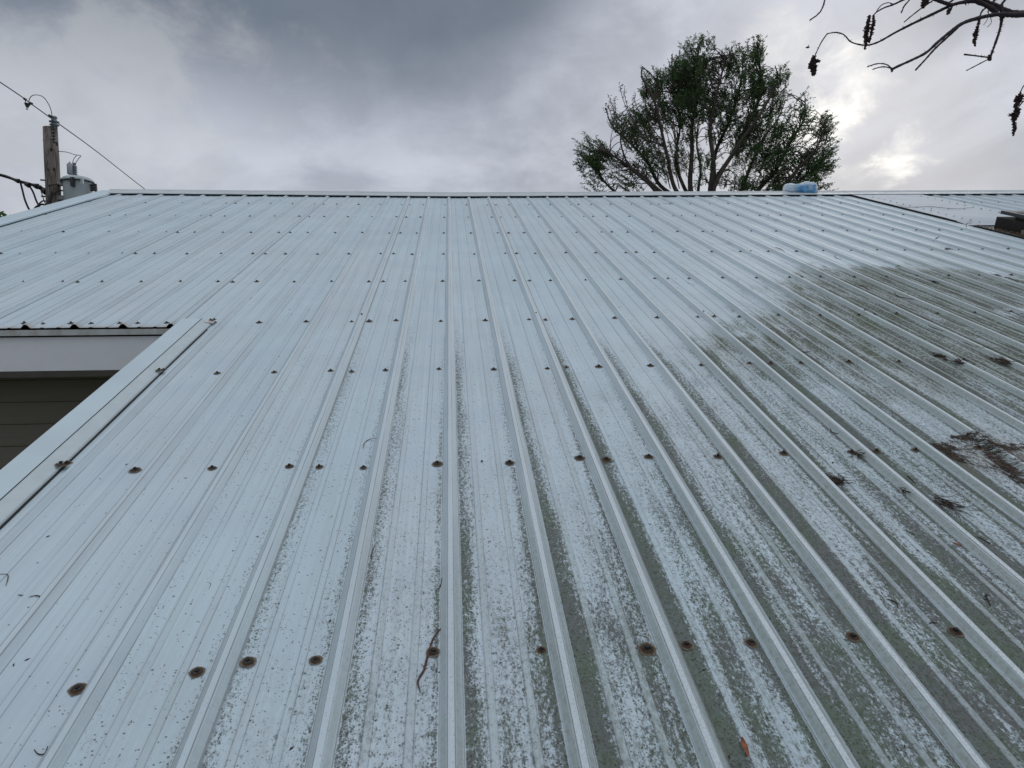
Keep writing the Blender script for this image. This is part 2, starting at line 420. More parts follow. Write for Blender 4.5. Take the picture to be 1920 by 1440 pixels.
# ridge cap, following the ridge
def ridge_pt(u, back, n):                            # back = distance from the apex along a slope; sign picks the side
    vr = warp(u, VR+.05)
    if back >= 0: return roof(u, vr-back, n)
    p = roof(u, vr, n); ap = roof(u, vr, 0)
    q = roof(u, vr+back, n)                           # mirror the front slope across the vertical through the apex
    return Vector((q.x, 2*ap.y - q.y, q.z))
NSTEP = 70
segs = [(-3.9, 1.6), (1.55, 5.0), (4.95, UMAX)]
for si, (ua, ub_) in enumerate(segs):
    rc = MB(); rows = []
    for i in range(NSTEP+1):
        u = ua + (ub_-ua)*i/NSTEP; wv = .002*mnoise.noise(Vector((u*5, 0, 3)))+.0012*si
        pr = [(.205, .0212), (.208, .0262), (.204, .0275), (.12, .0285), (.035, .031), (.006, .044), (-.006, .044), (-.035, .031), (-.12, .0315), (-.20, .0285), (-.20, .020)]
        rows.append([ridge_pt(u, b_, n_+wv) for b_, n_ in pr])
    rc.quadstrip(rows)
    o = rc.build('ridge_cap', CAP, house)
# back slope
bs_ = MB(); rows = []
us = cuts(-3.9, UMAX)
for j in range(9):
    b_ = .02 + 8.2*j/8
    rows.append([ridge_pt(u, -b_, prof(u)) for u in us])
bs_.quadstrip(rows); bs_.build('back_slope', PAINT, house)
# dark sheet under the cap, standing in for the shade of the gaps
cl = MB(); cl.quadstrip([[roof(-3.85+ (UMAX+3.85)*i/60, warp(-3.85+(UMAX+3.85)*i/60, VR-.125), n_) for i in range(61)] for n_ in (-.03, .0172)])
cl.build('ridge_gap_shade', HEAD, house)

# upper left rake trim
def strip(name, pts_fn, v0, v1, K, m_, mi=None):
    b = MB(); rows = [pts_fn(v0+(v1-v0)*j/K) for j in range(K+1)]; b.quadstrip(rows); return b.build(name, m_, house)
rk = strip('rake_trim', lambda v: [roof(-4.02, warp(-4, v), -.15), roof(-4.02, warp(-4, v), .024), roof(-4.0, warp(-4, v), .029), roof(-3.86, warp(-4, v), .029), roof(-3.815, warp(-4, v), .022), roof(-3.815, warp(-4, v), .010)], VE-.02, VR+.05, 20, TRIM)
# left wing rake trim beside the inside corner: drip face, broad flat band, creased strip, hooked edge
def wing(v):
    wv = .0012*mnoise.noise(Vector((v*3, 1, 1)))
    return [(-1.400, v, -.14), (-1.400, v, .018+wv), (-1.396, v, .021+wv), (-1.3015, v, .0215+wv), (-1.3005, v, .0185+wv), (-1.2985, v, .0185+wv), (-1.2955, v, .0220+wv), (-1.290, v, .0222+wv), (-1.246+wv*2, v, .0100), (-1.243+wv*2, v, .0045)]
b = MB(); rows = [wing(VB-.02+(3.545-VB+.02)*j/40) for j in range(41)]; b.quadstrip(rows)
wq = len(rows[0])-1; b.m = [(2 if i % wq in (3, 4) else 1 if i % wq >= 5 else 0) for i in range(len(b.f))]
top = rows[-1]; b.poly([top[1], top[2], top[3], top[6], top[7], top[8], (top[8][0], top[8][1], .003), (top[1][0], top[1][1], .003)])
wt = roofspace(b.build('rake_trim', [TRIM, TRIM_EDGE, mat('dark_seam', (.10, .11, .11), .8)], house))  # crease groove coloured darker than the band
# shade of the gap along the trim, put in as a narrow dark strip
b = MB(); b.box((-1.2425, VB, -.002), (-1.2375, 3.42, .0045)); roofspace(b.build('dark_gap_fill', HEAD, house))
# bent, torn end of the trim
b = MB(); b.quadstrip([[(-1.285+.009*i, 3.545+.018*math.sin(i*1.9), .012+.005*math.cos(i*2.3)) for i in range(7)], [(-1.285+.009*i, 3.515+.006*math.sin(i*2.9), .017-.001*i) for i in range(7)], [(-1.285+.009*i, 3.49, .021-.0016*i) for i in range(7)]])
roofspace(b.build('bent_flap', mat('flap_paint', (.62, .60, .60), .5, scale=90, col2=(.30, .22, .19)), house))

# eave: drip edge, fascia, soffit, wall
EY = VE*SC; EZ = Z0+VE*SS
b = MB(); b.box((-3.95, EY+.012, EZ-.032), (-1.30, EY+.026, EZ-.004)); b.build('drip_edge', mat('drip_edge_paint', (.50, .53, .53), .5, scale=14, col2=(.36, .35, .32), stretch=(1, 1, .4)), house)
b = MB(); b.box((-3.95, EY+.030, EZ-.205), (-1.25, EY+.065, EZ-.040)); b.build('fascia', FASC, house)
b = MB(); b.box((-3.95, EY+.0655, EZ-.20), (-1.18, EY+.66, EZ-.18)); b.build('soffit', SOFF, house)
b = MB(); b.box((-3.95, EY+.026, EZ-.236), (-1.25, EY+.075, EZ-.206)); b.build('soffit_trim', mat('dark_soffit_trim', (.07, .065, .05), .7), house)
WY = EY+.62
b = MB(); b.box((-3.7, WY+.03, 0), (UMAX-.3, WY+.16, EZ-.02)); b.build('wall', WALLM, house)
pm = MB(); EX = .127
pl = [(-.004, 0), (-.018, .002), (-.019, .012), (-.006, EX-.004), (0, EX)]
pm.quadstrip([[(x, a_, z_) for a_, z_ in pl] for x in (-3.72, -1.21)])
pme = pm.mesh('siding_plank', SIDE)
for k in range(-26, 3):
    o = bpy.data.objects.new('siding_plank', pme); o.location = (0, WY+.028, 3.35+k*EX-.002); link(o, house)
# wing side wall, gable walls, front wall
b = MB(); b.box((-1.18, VB*SC+.35, 0), (-1.05, WY+.03, EZ-.7)); b.build('wing_wall', SIDE, house)
b = MB(); b.box((-1.18, VB*SC+.25, 0), (UMAX-.3, VB*SC+.35, Z0-.32)); b.build('front_wall', SIDE, house)
AY = roof(0, VR+.05, 0).y; AZ = roof(0, VR+.05, 0).z
for xg in (-3.72, UMAX-.35):
    b = MB()
    pts = [(WY+.1, 0), (WY+.1, EZ), (AY, AZ-.2), (2*AY-WY, EZ), (2*AY-WY, 0)]
    b.poly([(xg, y, z) for y, z in pts]); b.poly([(xg+.1, y, z) for y, z in pts]); b.build('gable_wall', SIDE, house)
b = MB(); b.box((-3.72, 2*AY-WY-.1, 0), (UMAX-.3, 2*AY-WY, EZ)); b.build('back_wall', SIDE, house)

# skylight at the right edge
sk = bpy.data.objects.new('skylight', None); link(sk, house); roofspace(sk)
DKW = mat('dark_curb_wood', (.010, .009, .008), .8, scale=30, col2=(.025, .018, .014))
b = MB(); b.box((5.12, 4.75, -.01), (6.05, 6.40, .105)); b.build('curb', DKW, sk)
b = MB(); b.box((5.085, 4.72, -.008), (5.115, 6.02, .045)); b.build('curb_flashing', mat('tan_flashing', (.24, .21, .16), .7, scale=12), sk)
b = MB()
for q in ((( 5.13, 4.74, .135), (6.08, 4.79, .165)), ((5.13, 6.25, .135), (6.08, 6.38, .165)), ((5.13, 4.791, .135), (5.175, 6.249, .165)), ((6.035, 4.791, .135), (6.08, 6.249, .165))): b.box(*q)
b.build('lid_frame', mat('dark_metal_frame', (.035, .036, .04), .45, var=.2), sk)
b = MB(); b.box((5.16, 4.80, .1055), (6.03, 6.22, .134)); b.build('dark_gap_fill', HEAD, sk)
b = MB(); b.box((5.1752, 4.7912, .145), (6.0348, 6.2488, .158)); b.build('pane', mat('skylight_glass', (.42, .47, .52), .08, var=.1, spec=.8), sk)

# ---------------------------------------------------------------- screws
def screw_mesh(kind):
    r = random.Random(kind*13+5); b = MB(); seg = 10
    def ring(rad, z, jit): return [(rad*(1+jit*r.uniform(-1, 1))*cos(2*pi*j/seg), rad*(1+jit*r.uniform(-1, 1))*sin(2*pi*j/seg), z) for j in range(seg)]
    R_ = (.0150, .0135, .0165, .0142)[kind % 4]
    b.quadstrip([ring(R_*1.06, .0011, .10), ring(R_*.90, .0014, .06)], 2, True)          # stain rim
    b.quadstrip([ring(R_*.88, .0017, .05), ring(R_*.74, .0021, .04)], 1, True)
    b.quadstrip([ring(R_*.74, .0021, .04), ring(R_*.56, .0040, .02), ring(R_*.42, .0046, 0)], 0, True)
    hx = [[(R_*q*cos(pi/3*j+.3), R_*q*sin(pi/3*j+.3), z) for j in range(6)] for q, z in ((.33, .0044), (.33, .0092), (.24, .0102))]
    b.quadstrip(hx, 3, True); b.poly(hx[-1], 3)
    return b.mesh('screw', [RUST, RING, HALO, HEAD])
SM = [screw_mesh(k) for k in range(4)]
BAREM = MB(); BAREM.lathe([(.0078, 0.0), (.0072, .002), (.0050, .003), (.0042, .0035), (.0042, .0075), (.003, .0085)], 8); BARE = BAREM.mesh('screw', HEAD)
ROWS = [.31, 1.146, 1.983, 2.817, 3.533, 4.377, 5.208, 6.065, 6.927, 7.76]
SP = []      # (u, v, big?)
rs = random.Random(3)
row0 = {-3: (146, 1294), -2: (370, 1263), -1: (592, 1240), 0: (812, 1225), 1: (1015, 1221), 2: (1213, 1219), 3: (1408, 1207), 4: (1599, 1196), 5: (1791, 1186)}
for k, v in enumerate(ROWS):
    for n_ in range(-16, 44):
        if 21 < n_ < 26: continue
        for ex in (0, 1):
            if ex and n_ % 4 != 2 and not (v < 3.6 and v > 3.4 and n_ < -5): continue
            u = ribu(n_) + (-.043 if not ex else .047) + rs.uniform(-.004, .004)
            vv = warp(u, v) + rs.uniform(-.012, .012)
            if v < VE and u < -1.2: continue
            if 5.85 < u < 6.1 and 4.6 < v < 6.5: continue
            if u > UMAX-.05: continue
            if 4.93 < u < 5.0: continue
            if k == 1 and not ex and n_ in row0: u, vv = onroof(*row0[n_])
            if k == 1 and ex and n_ == -2: u, vv = onroof(466, 1243)
            if k == 1 and ex and n_ == 2: u, vv = onroof(1287, 1211)
            SP.append((u, vv, 'w', None))
for n_ in (-2, 2, 6, 10): SP.append((ribu(n_)+.002, 3.60, 'b', None))
for j in range(16):                                   # lines of screws on the flat sheet
    SP.append((5.10, 6.58+.125*j, 'f', None)); SP.append((5.80, 6.55+.135*j, 'f', None))
for j in range(4): SP.append((5.2+.19*j, 7.47, 'f', None))
for p_ in ((300, 701), (117, 879), (396, 605)): 
    q_ = onroof(*p_); SP.append((q_[0], q_[1], 't', None)); SP.append((q_[0]+.016, q_[1]+.004, 't', None))
for v in (4.4, 5.25, 6.1, 6.95, 7.8): SP.append((-3.80, warp(-3.8, v), 'w', None))
def visible(u, v):
    d = CAMR.transposed() @ (roof(u, v) - CAMP)
    if d.y < .1: return None
    x, y = 960+F*d.x/d.y, 720-F*d.z/d.y
    return d.y if -20 < x < 1940 and 0 < y < 1460 else None
vis = []
for s_ in SP:
    z = visible(s_[0], s_[1])
    if z: vis.append((z, s_))
vis.sort(key=lambda q: q[0])
def panel_of(u, v):
    if 4.975 < u < 5.89: return flat
    for u0, u1, v0, v1, o in PANELS:
        if u0 <= u <= u1 and v0-.05 <= v <= v1+1: return o
    return PANELS[0][4]
rest = MB()
for i, (z, (u, v, kd, _)) in enumerate(vis):
    h = prof(u) + .0008
    if kd == 'f': h = .0225
    if kd == 't': h = .014
    me = BARE if kd in 'b' else SM[rs.randrange(4)]
    rz = rs.uniform(0, 6.28); s1_ = rs.uniform(.82, 1.18)*(1.0 if kd in 'wt' else .8)*(1.0 if v < 2.5 else .88)
    if i < 290:
        par = panel_of(u, v) if kd != 't' else wt
        o = bpy.data.objects.new('screw', me); o.location = (u, v, h + wav(u, v)+.0006); o.rotation_euler = (0, 0, rz); o.scale = (s1_, s1_, s1_); link(o, par)
    else:
        k0 = len(rest.v); zf = 1.25
        for vv in me.vertices:
            x, y = vv.co.x*s1_, vv.co.y*s1_; rest.v.append((u + x*cos(rz)-y*sin(rz), v + x*sin(rz)+y*cos(rz), h + .0006 + vv.co.z*s1_))
        for pp in me.polygons: rest.f.append(tuple(k0+q for q in pp.vertices)); rest.m.append(pp.material_index)
ro = roofspace(rest.build('screw', [RUST, RING, HALO, HEAD], house)); ro['kind'] = 'stuff'

# ---------------------------------------------------------------- debris on the roof
BARK = mat('twig_bark', (.055, .032, .028), .8, scale=120, col2=(.025, .017, .016), bump=.0003)
BARKR = mat('red_twig_bark', (.11, .05, .038), .75, scale=120, col2=(.045, .022, .02), bump=.0003)
NEED = mat('dead_needles', (.06, .040, .028), .9, scale=60, col2=(.028, .020, .016))
LEAFO = mat('rusty_leaf', (.33, .11, .045), .6, scale=60, col2=(.2, .06, .03))
def rp(px, py, lift=.002):
    u, v = onroof(px, py); h = max(prof(u), 0)
    if h > .004:                                       # lying against a rib: shift toward the viewer's ray
        t = (CH-h)/CH; u = CU+(u-CU)*t; v *= t
    if 4.96 < u < 5.93 and v > 6.6:
        t = (CH-.022)/CH; u = CU+(u-CU)*t; v *= t; h = .0225
    return roof(u, v, h+lift)
def twig(pxs, r, label, m_=None, cat='twig', hooks=0, seed=0):
    q = random.Random(seed)
    P = spline([rp(x, y, r*1.0+.0006) for x, y in pxs], 5)
    o0 = P[len(P)//2].copy(); b = MB(); n_ = len(P)
    b.tube([p-o0 for p in P], [r*(1.0-.55*abs(2*i/(n_-1)-1)**2)*q.uniform(.85, 1.15) for i in range(n_)], 6)
    for _ in range(hooks):
        i = q.randrange(1, n_-1); d = Vector((q.uniform(-1, 1), q.uniform(-1, 1), q.uniform(.1, .6))).normalized()*r*q.uniform(3, 7)
        b.tube([P[i]-o0, P[i]-o0+d], [r*.5, r*.2], 4)
    o = b.build('twig', m_ or BARK, smooth=True); o.location = o0; tag(o, label, cat, 'twigs and bits fallen on the roof'); return o
TW_ = [
 ([(826,1181),(812,1200),(802,1232),(795,1258),(784,1279),(788,1300)], .0024, 'longest dark twig, lying across a rusty screw left of the central rib', BARKR, 3),
 ([(707,822),(692,825),(683,832),(681,841)], .0012, 'thin red curved twig high between two screws left of centre', BARKR, 0),
 ([(703,1022),(698,1036),(697,1052)], .0012, 'short bent twig leaning on the left flank of a rib in the lower middle', BARKR, 0),
 ([(829,1086),(827,1096),(822,1108)], .0013, 'small dark twig tight against the central rib, above the longest twig', BARK, 1),
 ([(54,1121),(66,1118),(75,1121),(73,1130),(67,1138)], .0013, 'hooked brown twig near the left edge, sharp bend at its top', BARK, 0),
 ([(34,1118),(44,1117)], .0010, 'tiny straight twig just left of the hooked twig at the left edge', BARK, 0),
 ([(0,1079),(14,1078),(15,1086),(11,1099)], .0010, 'bent twig cut by the left edge of the picture', BARK, 0),
 ([(387,1093),(395,1095),(394,1101),(390,1108)], .0009, 'tiny crooked twig alone on a clean panel left of centre', BARK, 0),
 ([(64,1406),(72,1415),(84,1415),(90,1400)], .0011, 'u shaped thin twig in the bottom left corner', BARK, 0),
 ([(1661,1124),(1672,1127),(1681,1132),(1683,1140)], .0015, 'arched twig on grey mottled metal at the lower right', BARK, 1),
 ([(1741,1172),(1749,1169),(1757,1170)], .0018, 'stubby twig above the rightmost big screw at lower right', BARK, 1),
 ([(1846,1116),(1851,1125),(1857,1138)], .0020, 'knobbly dark twig close to the right edge, below the feathery sprig', BARK, 4),
 ([(1831,1007),(1845,1014),(1857,1021)], .0016, 'straight dark twig resting on a rib above the orange leaf bit', BARK, 0),
 ([(1699,997),(1708,1000),(1717,1004)], .0010, 'faint short twig below the round needle tuft', BARK, 0),
 ([(1699,892),(1708,900),(1717,908)], .0020, 'dark twig lying along a rib between needle tuft and brown litter patch', BARK, 0),
 ([(1556,804),(1560,811),(1571,816)], .0015, 'curved twig in the bay above the round needle tuft', BARK, 0),
 ([(1501,660),(1512,661),(1521,660)], .0016, 'short light twig on the olive dirt right of centre', BARK, 0),
 ([(1739,610),(1750,616),(1770,622)], .0022, 'dark twig thick at one end on the olive dirty zone', BARK, 1),
 ([(1677,548),(1682,556),(1700,560),(1714,562)], .0024, 'forked wavy twig lying along a rib in the dirty zone', BARK, 3),
 ([(1680,571),(1692,573),(1703,579),(1716,583)], .0022, 'wavy twig just under the forked wavy twig', BARK, 1),
 ([(1804,641),(1815,646),(1824,650)], .0018, 'straight twig above the brushy sprig at the right', BARK, 0),
 ([(1600,534),(1612,536),(1621,538),(1628,546)], .0022, 'thin twig with a kinked end near the upper edge of the dirt', BARK, 0),
 ([(1289,531),(1303,536)], .0020, 'short straight twig beside two close screws in the middle distance', BARK, 0),
 ([(1489,442),(1502,447)], .0030, 'small straight twig on clean metal far up the slope', BARK, 0),
 ([(1453,465),(1462,467),(1471,472)], .0026, 'rusty brown twig left of the hook shaped twig far up the slope', BARKR, 0),
 ([(1567,479),(1565,482),(1569,485),(1577,487)], .0022, 'hook shaped thin twig far up the slope', BARK, 0),
 ([(1749,453),(1754,449),(1761,444)], .0030, 'upright looking twig with a knob at its foot below the skylight', BARK, 1),
 ([(1678,502),(1684,499),(1691,499)], .0026, 'arched twig right of the hook shaped twig, upper right', BARK, 0),
 ([(1882,521),(1893,523),(1909,530)], .0032, 'long dark twig cut short near the right edge, upper right', BARK, 2),
 ([(1780,546),(1792,551),(1805,556)], .0020, 'faint twig lying along a rib between the dirty bays, far right', BARK, 0),
 ([(1562,871),(1560,869)], .0030, 'bark crumb near the two dark screws right of centre', BARK, 0),
 ([(1897,586),(1908,590),(1919,589)], .0022, 'thin twig on the pale patch at the right edge', BARK, 0),
 ([(1682,385),(1700,389),(1745,388),(1790,390),(1826,389)], .0024, 'long rusty stick lying across the flat sheet near the ridge', BARKR, 0),
 ([(1812,427),(1812,420),(1822,419)], .0030, 'angular wire like twig on the flat sheet beside the skylight', BARK, 0),
 ([(655,893),(656,893)], .0016, 'dark crumb of bark left of centre', BARK, 0),
]
for i, (p_, r_, lb, m_, hk) in enumerate(TW_[:-1]): twig(p_, r_, lb, m_, hooks=hk, seed=i)
def sprig(px, py, ang, ln, spread, count, r, label, seed, curl=.4):
    """a fallen tuft of dead needles: a rachis with many thin curved needles"""
    q = random.Random(seed); c0 = rp(px, py, .003); b = MB(); Rx = rm(SL, 'X')
    for _ in range(count):
        a = ang + q.gauss(0, spread); L = ln*q.uniform(.35, 1.0); k = q.uniform(-curl, curl)*4
        st = Vector((q.gauss(0, ln*.12), q.gauss(0, ln*.12), q.uniform(.0005, .010)))
        pts = []; cur = st.copy(); aa = a
        for j in range(5):
            pts.append(Rx @ cur); cur = cur + Vector((cos(aa), sin(aa), 0))*L/4; cur.z = max(.0006, cur.z + q.uniform(-.003, .003)); aa += k/4
        b.tube(pts, [r, r*.9, r*.8, r*.6, r*.25], 4)
    o = b.build('needle_sprig', NEED); o.location = c0; tag(o, label, 'needle sprig', 'dead needle tufts on the roof'); return o
sprig(1574, 907, 2.2, .07, 1.3, 60, .0009, 'round dark tuft of dead needles on the pale bay at right', 1, .9)
sprig(1760, 943, -.9, .10, .35, 26, .0010, 'feathery fan of dark needles close to the right edge', 2, .3)
sprig(1689, 921, -1.2, .05, .35, 16, .0009, 'small upright brushy sprig above the feathery fan', 3)
sprig(1795, 683, .3, .09, .6, 34, .0012, 'flat dark sprig left of the other sprig in the olive zone', 4)
sprig(1886, 682, 1.6, .10, .8, 46, .0012, 'spiky dark sprig by the right edge in the olive zone', 5)
sprig(1752, 531, .5, .05, 1.2, 22, .0011, 'compact dark clump at the upper edge of the olive zone', 6)
sprig(1772, 469, .1, .09, .45, 18, .0012, 'flat spidery clump just below the skylight', 7)
sprig(1864, 518, .1, .07, .6, 18, .0012, 'dark clump at the right edge below the skylight', 8)
sprig(1750, 668, -.4, .11, .35, 22, .0012, 'stringy needles trailing left of the flat dark sprig', 9)
sprig(1842, 655, 1.4, .07, .6, 14, .0010, 'faint y shaped sprig above the spiky dark sprig', 10)
sprig(1604, 856, -.3, .05, 1.2, 22, .0010, 'needles caught on a screw above the round tuft', 11)
sprig(1812, 818, .1, .03, 1.0, 10, .0010, 'tiny crumbs by the upper rim of the brown litter patch', 12)
def leaf(px0, px1, wd, label, m_):
    a, c_ = rp(*px0, .004), rp(*px1, .004); d = (c_-a); L = d.length; d.normalize(); nrm = Vector((0, -SS, SC)); s_ = d.cross(nrm)
    b = MB(); o0 = (a+c_)/2; rows = []
    for j in range(9):
        t = j/8; hw = wd*sin(pi*min(max(t, .04), .96))**.6; cc = a + d*L*t - o0
        rows.append([cc - s_*hw + nrm*.003, cc - s_*hw*.5 + nrm*.0008, cc, cc + s_*hw*.5 + nrm*.0008, cc + s_*hw + nrm*.003])
    b.quadstrip(rows); o = b.build('leaf', m_, smooth=True); o.location = o0; return tag(o, label, 'leaf')
leaf((1389, 1386), (1402, 1422), .0048, 'narrow orange brown leaf at the bottom right of centre', LEAFO)
leaf((1786, 1021), (1802, 1027), .004, 'small rusty leaf bit near the right edge', LEAFO)
b = MB(); b.lathe([(0, -.006), (.0025, -.004), (.0033, 0), (.0026, .004), (0, .0062)], 8, M=lambda p: Vector((p.z, p.x, p.y*.8+.003)))
sd = b.build('seed', NEED, smooth=True); sd.location = rp(903, 867); sd.rotation_euler = (SL, 0, 1.1); tag(sd, 'single black seed right of the central rib, level with the rusty screws', 'seed')
# the brown litter patch: countless needles
q = random.Random(11); b = MB(); Rx = rm(SL, 'X')
def litter(cu, cv, ru, rv, count, ring, ang, spread, L0):
    for _ in range(count):
        a = q.uniform(0, 2*pi); rr = (1+q.gauss(0, .10)) if q.random() < ring else sqrt(q.random())
        u, v = cu+ru*rr*cos(a), cv+rv*rr*sin(a)
        th = ang+q.gauss(0, spread); L = L0*q.uniform(.4, 1.1); k = q.uniform(-1.2, 1.2)
        pts = []
        for j in range(4):
            pts.append(roof(u, v, max(prof(u), 0)+.0015+q.uniform(0, .003))); u += cos(th)*L/3; v += sin(th)*L/3; th += k/3
        b.tube(pts, [.0009, .0009, .0007, .0003], 3, caps=False)
litter(1.70, 1.96, .10, .10, 170, .6, -1.0, .8, .030)
for (x, y, ru, rv, n_) in ((1765, 838, .04, .03, 90), (1812, 820, .07, .014, 110), (1850, 840, .025, .06, 100), (1872, 868, .018, .08, 130), (1899, 895, .018, .06, 90), (1885, 838, .10, .025, 90), (1785, 856, .025, .04, 60), (1905, 875, .08, .06, 60)):
    cu, cv = onroof(x, y); litter(cu, cv, ru, rv, n_, 0, -1.0, .6, .032)
tag(b.build('needle_litter', mat('brown_litter', (.095, .066, .048), .9, scale=40, col2=(.04, .029, .022))), 'brown ring of rotting needles caught between two ribs at the right edge', 'litter', kind='stuff')
# leaves and grime packed beside the skylight curb
b = MB()
for _ in range(1300):
    u, v = q.uniform(4.965, 5.11), q.uniform(4.7, 6.5); 
    if q.random() > (6.9-v)/1.0: continue
    th = q.uniform(0, 6.28); L = q.uniform(.03, .07); p0 = roof(u, v, q.uniform(-.008, .012)); d = Rx @ Vector((cos(th)*L, sin(th)*L, q.uniform(-.004, .01))); s_ = Rx @ Vector((-sin(th)*.008, cos(th)*.008, 0))
    b.poly([p0-s_*.3, p0+d*.5-s_, p0+d, p0+d*.5+s_])
tag(b.build('leaf_litter', mat('skylight_litter', (.10, .062, .036), .9, scale=30, col2=(.035, .022, .014))), 'dead leaves and grit packed against the skylight curb', 'litter', kind='stuff')
# crumbs scattered over the whole slope
b = MB()
for _ in range(2600):
    u = q.uniform(-1.2, 3.2); v = .8+4.6*q.random()**1.5
    if q.random() > .28+.2*max(0, min(1, (u+1)/2.5)): continue
    if u < -1.2 or prof(u) > .001: continue
    L = q.choice((.0015, .0018, .0025, .0035, .006)); th = q.uniform(0, 6.28); wd = L*q.uniform(.15, .5)
    p0 = roof(u, v, prof(u)+.0016); d = Rx @ Vector((cos(th)*L, sin(th)*L, 0)); s_ = Rx @ Vector((-sin(th)*wd, cos(th)*wd, 0)); up = Rx @ Vector((0, 0, .0012))
    k = len(b.v); b.v += [tuple(p0-d-up*.5), tuple(p0-s_-up*.5), tuple(p0+d-up*.5), tuple(p0+s_-up*.5), tuple(p0+up)]
    for a_ in range(4): b.f.append((k+a_, k+(a_+1) % 4, k+4)); b.m.append(0)
tag(b.build('grit', NEED), 'tiny dark crumbs and grit scattered over the roof', 'grit', kind='stuff')

# ---------------------------------------------------------------- blue and white bag on the ridge
def bag():
    me = bpy.data.meshes.new('bag_body'); base = at(1500, 362, 8.93)
    o0 = empty('plastic_bag', base, 'crumpled blue and white plastic bag lying on the ridge in front of the tree', 'plastic bag')
    b = MB(); rows = []; nu, nv = 40, 20
    ex = CAMR @ Vector((1, 0, 0)); ey = Vector((0, 1, 0))
    for j in range(nv+1):
        fi = pi*j/nv; row = []
        for i in range(nu):
            th = 2*pi*i/nu
            x = -cos(fi); r = sin(fi)**.38
            hump = .062 + .012*cos(3.2*x+2.4) if x < .15 else .078
            sq_ = (abs(cos(th))**4+abs(sin(th))**4)**-.25 if x > .05 else 1.0
            X = x*.205; Y = cos(th)*r*.075*sq_; Zz = sin(th)*r*hump*sq_
            if x > .45: X += .0; Zz *= 1.02
            dn = mnoise.noise(Vector((x*3, cos(th)*2, sin(th)*2)))*.018 + abs(mnoise.noise(Vector((x*6, cos(th)*3, sin(th)*3))))*.040 - .012
            Zz = Zz*(1+dn*8) + .070; Y = Y*(1+dn*6)
            Zz -= .010*math.exp(-((x+.22)/.20)**2)*(sin(th) > 0)
            row.append(ex*X + ey*Y + Vector((0, 0, max(Zz-.012, -.006 - .0*abs(Y)))))
        rows.append(row)
    b.quadstrip(rows, closed=True)
    m_ = bpy.data.materials.new('bag_plastic'); m_.use_nodes = True; t = NT(m_.node_tree); s_ = t.N['Principled BSDF']
    x, y, z = t.sep(t.n('ShaderNodeTexCoord').outputs['Object'])
    nz = t.noise(t.comb(x, y, z), 16, 4, .6)
    f = t.mul(t.ss(t.add(x, t.mul(t.sub(nz, .5), .08)), -.14, -.03), t.ss(t.add(z, t.mul(t.sub(nz, .5), .05)), .105, .07))
    f = t.mul(f, t.ss(x, .175, .165))
    c = t.mix(f, t.mix(t.ss(nz, .4, .62), (.66, .74, .80), (.52, .66, .78)), t.mix(t.ss(nz, .35, .7), (.09, .30, .58), (.16, .40, .66)))
    t.put(s_.inputs['Base Color'], c); s_.inputs['Roughness'].default_value = .28; s_.inputs['Transmission Weight'].default_value = 0
    o = b.build('bag_body', m_, o0, False)
    e = MB()                                           # printed white square outline
    fr = CAMR @ Vector((0, -1, 0)); 
    def sq(x0, z0, x1, z1): e.poly([ex*x + fr*.083 + Vector((0, 0, z)) for x, z in ((x0, z0), (x1, z0), (x1, z1), (x0, z1))])
    X0, X1, Y0, Y1, W_ = .075, .125, .022, .072, .006
    sq(X0, Y0, X1, Y0+W_); sq(X0, Y1-W_, X1, Y1); sq(X0, Y0+W_, X0+W_, Y1-W_); sq(X1-W_, Y0+W_, X1, Y1-W_); sq(X0+.013, Y0+.013, X1-.013, Y1-.013)
    e.build('printed_square', mat('bag_print', (.62, .76, .88), .4), o0)
    # knotted tail
    k = MB(); k.quadstrip([[ex*(.19+.035*t_) + ey*(.02*math.sin(a_*2)) + Vector((0, 0, .012+.05*a_/5*(1-.3*t_)+.008*math.sin(a_*1.7+t_*4))) for a_ in range(6)] for t_ in (0, .4, .8, 1.1)])
    k.build('bag_tail', mat('clear_film', (.62, .66, .68), .35, scale=20), o0, True)
bag()

# ---------------------------------------------------------------- utility pole, transformer, wires
PZ = 13.0
POLEW = mat('weathered_pole', (.215, .185, .165), .85, scale=5, col2=(.075, .058, .048), stretch=(10, 10, .7), bump=.006, thr=(.42, .62))
GALV = mat('galvanised_grey', (.30, .33, .35), .55, var=.15, scale=5)
TANKM = mat('transformer_grey', (.44, .50, .52), .5, var=.12, scale=4)
IRON = mat('dark_iron', (.035, .036, .04), .6, var=.3, scale=20)
PORC = mat('grey_porcelain', (.16, .19, .22), .25)
WIREM = mat('black_cable', (.012, .012, .013), .6)
WIREG = mat('bare_wire', (.07, .07, .075), .5, metal=.3)
pt = at(94, 240, PZ); pb = at(101, 380, PZ)
dirp = (pb-pt).normalized(); base = pt + dirp*((pt.z)/(-dirp.z))
pole = empty('utility_pole', base, 'weathered wooden utility pole rising behind the left end of the ridge', 'utility pole')
def wl(p, o): return Vector(p)-o.location
b = MB(); P = [base + (pt-base)*k/14 for k in range(15)]
b.tube([wl(p, pole) for p in P], [.160-.042*k/14 + .003*(k % 2) for k in range(15)], 16); b.build('shaft', POLEW, pole, True)
def zz(X, Y): return (X/4.8, 130+Y/4.8)              # coordinates of the pole close-up
def PT(X, Y, dz=0): return at(*zz(X, Y), PZ+dz)
b = MB(); c0 = PT(487, 480, -.12)
def lat(b_, c, prof_, o, seg=12, ax=None):
    M_ = (lambda p: (ax @ p if ax else p) + wl(c, o)); b_.lathe(prof_, seg, M=M_)
b = MB(); lat(b, PT(490, 522, -.05), [(0, -.02), (.05, -.02), (.05, .02), (.075, .03), (.08, .05), (.05, .06), (.05, .08), (.085, .09), (.085, .105), (.045, .12), (.045, .15), (.06, .17), (.05, .195), (0, .20)], pole); b.build('insulator', PORC, pole, True)
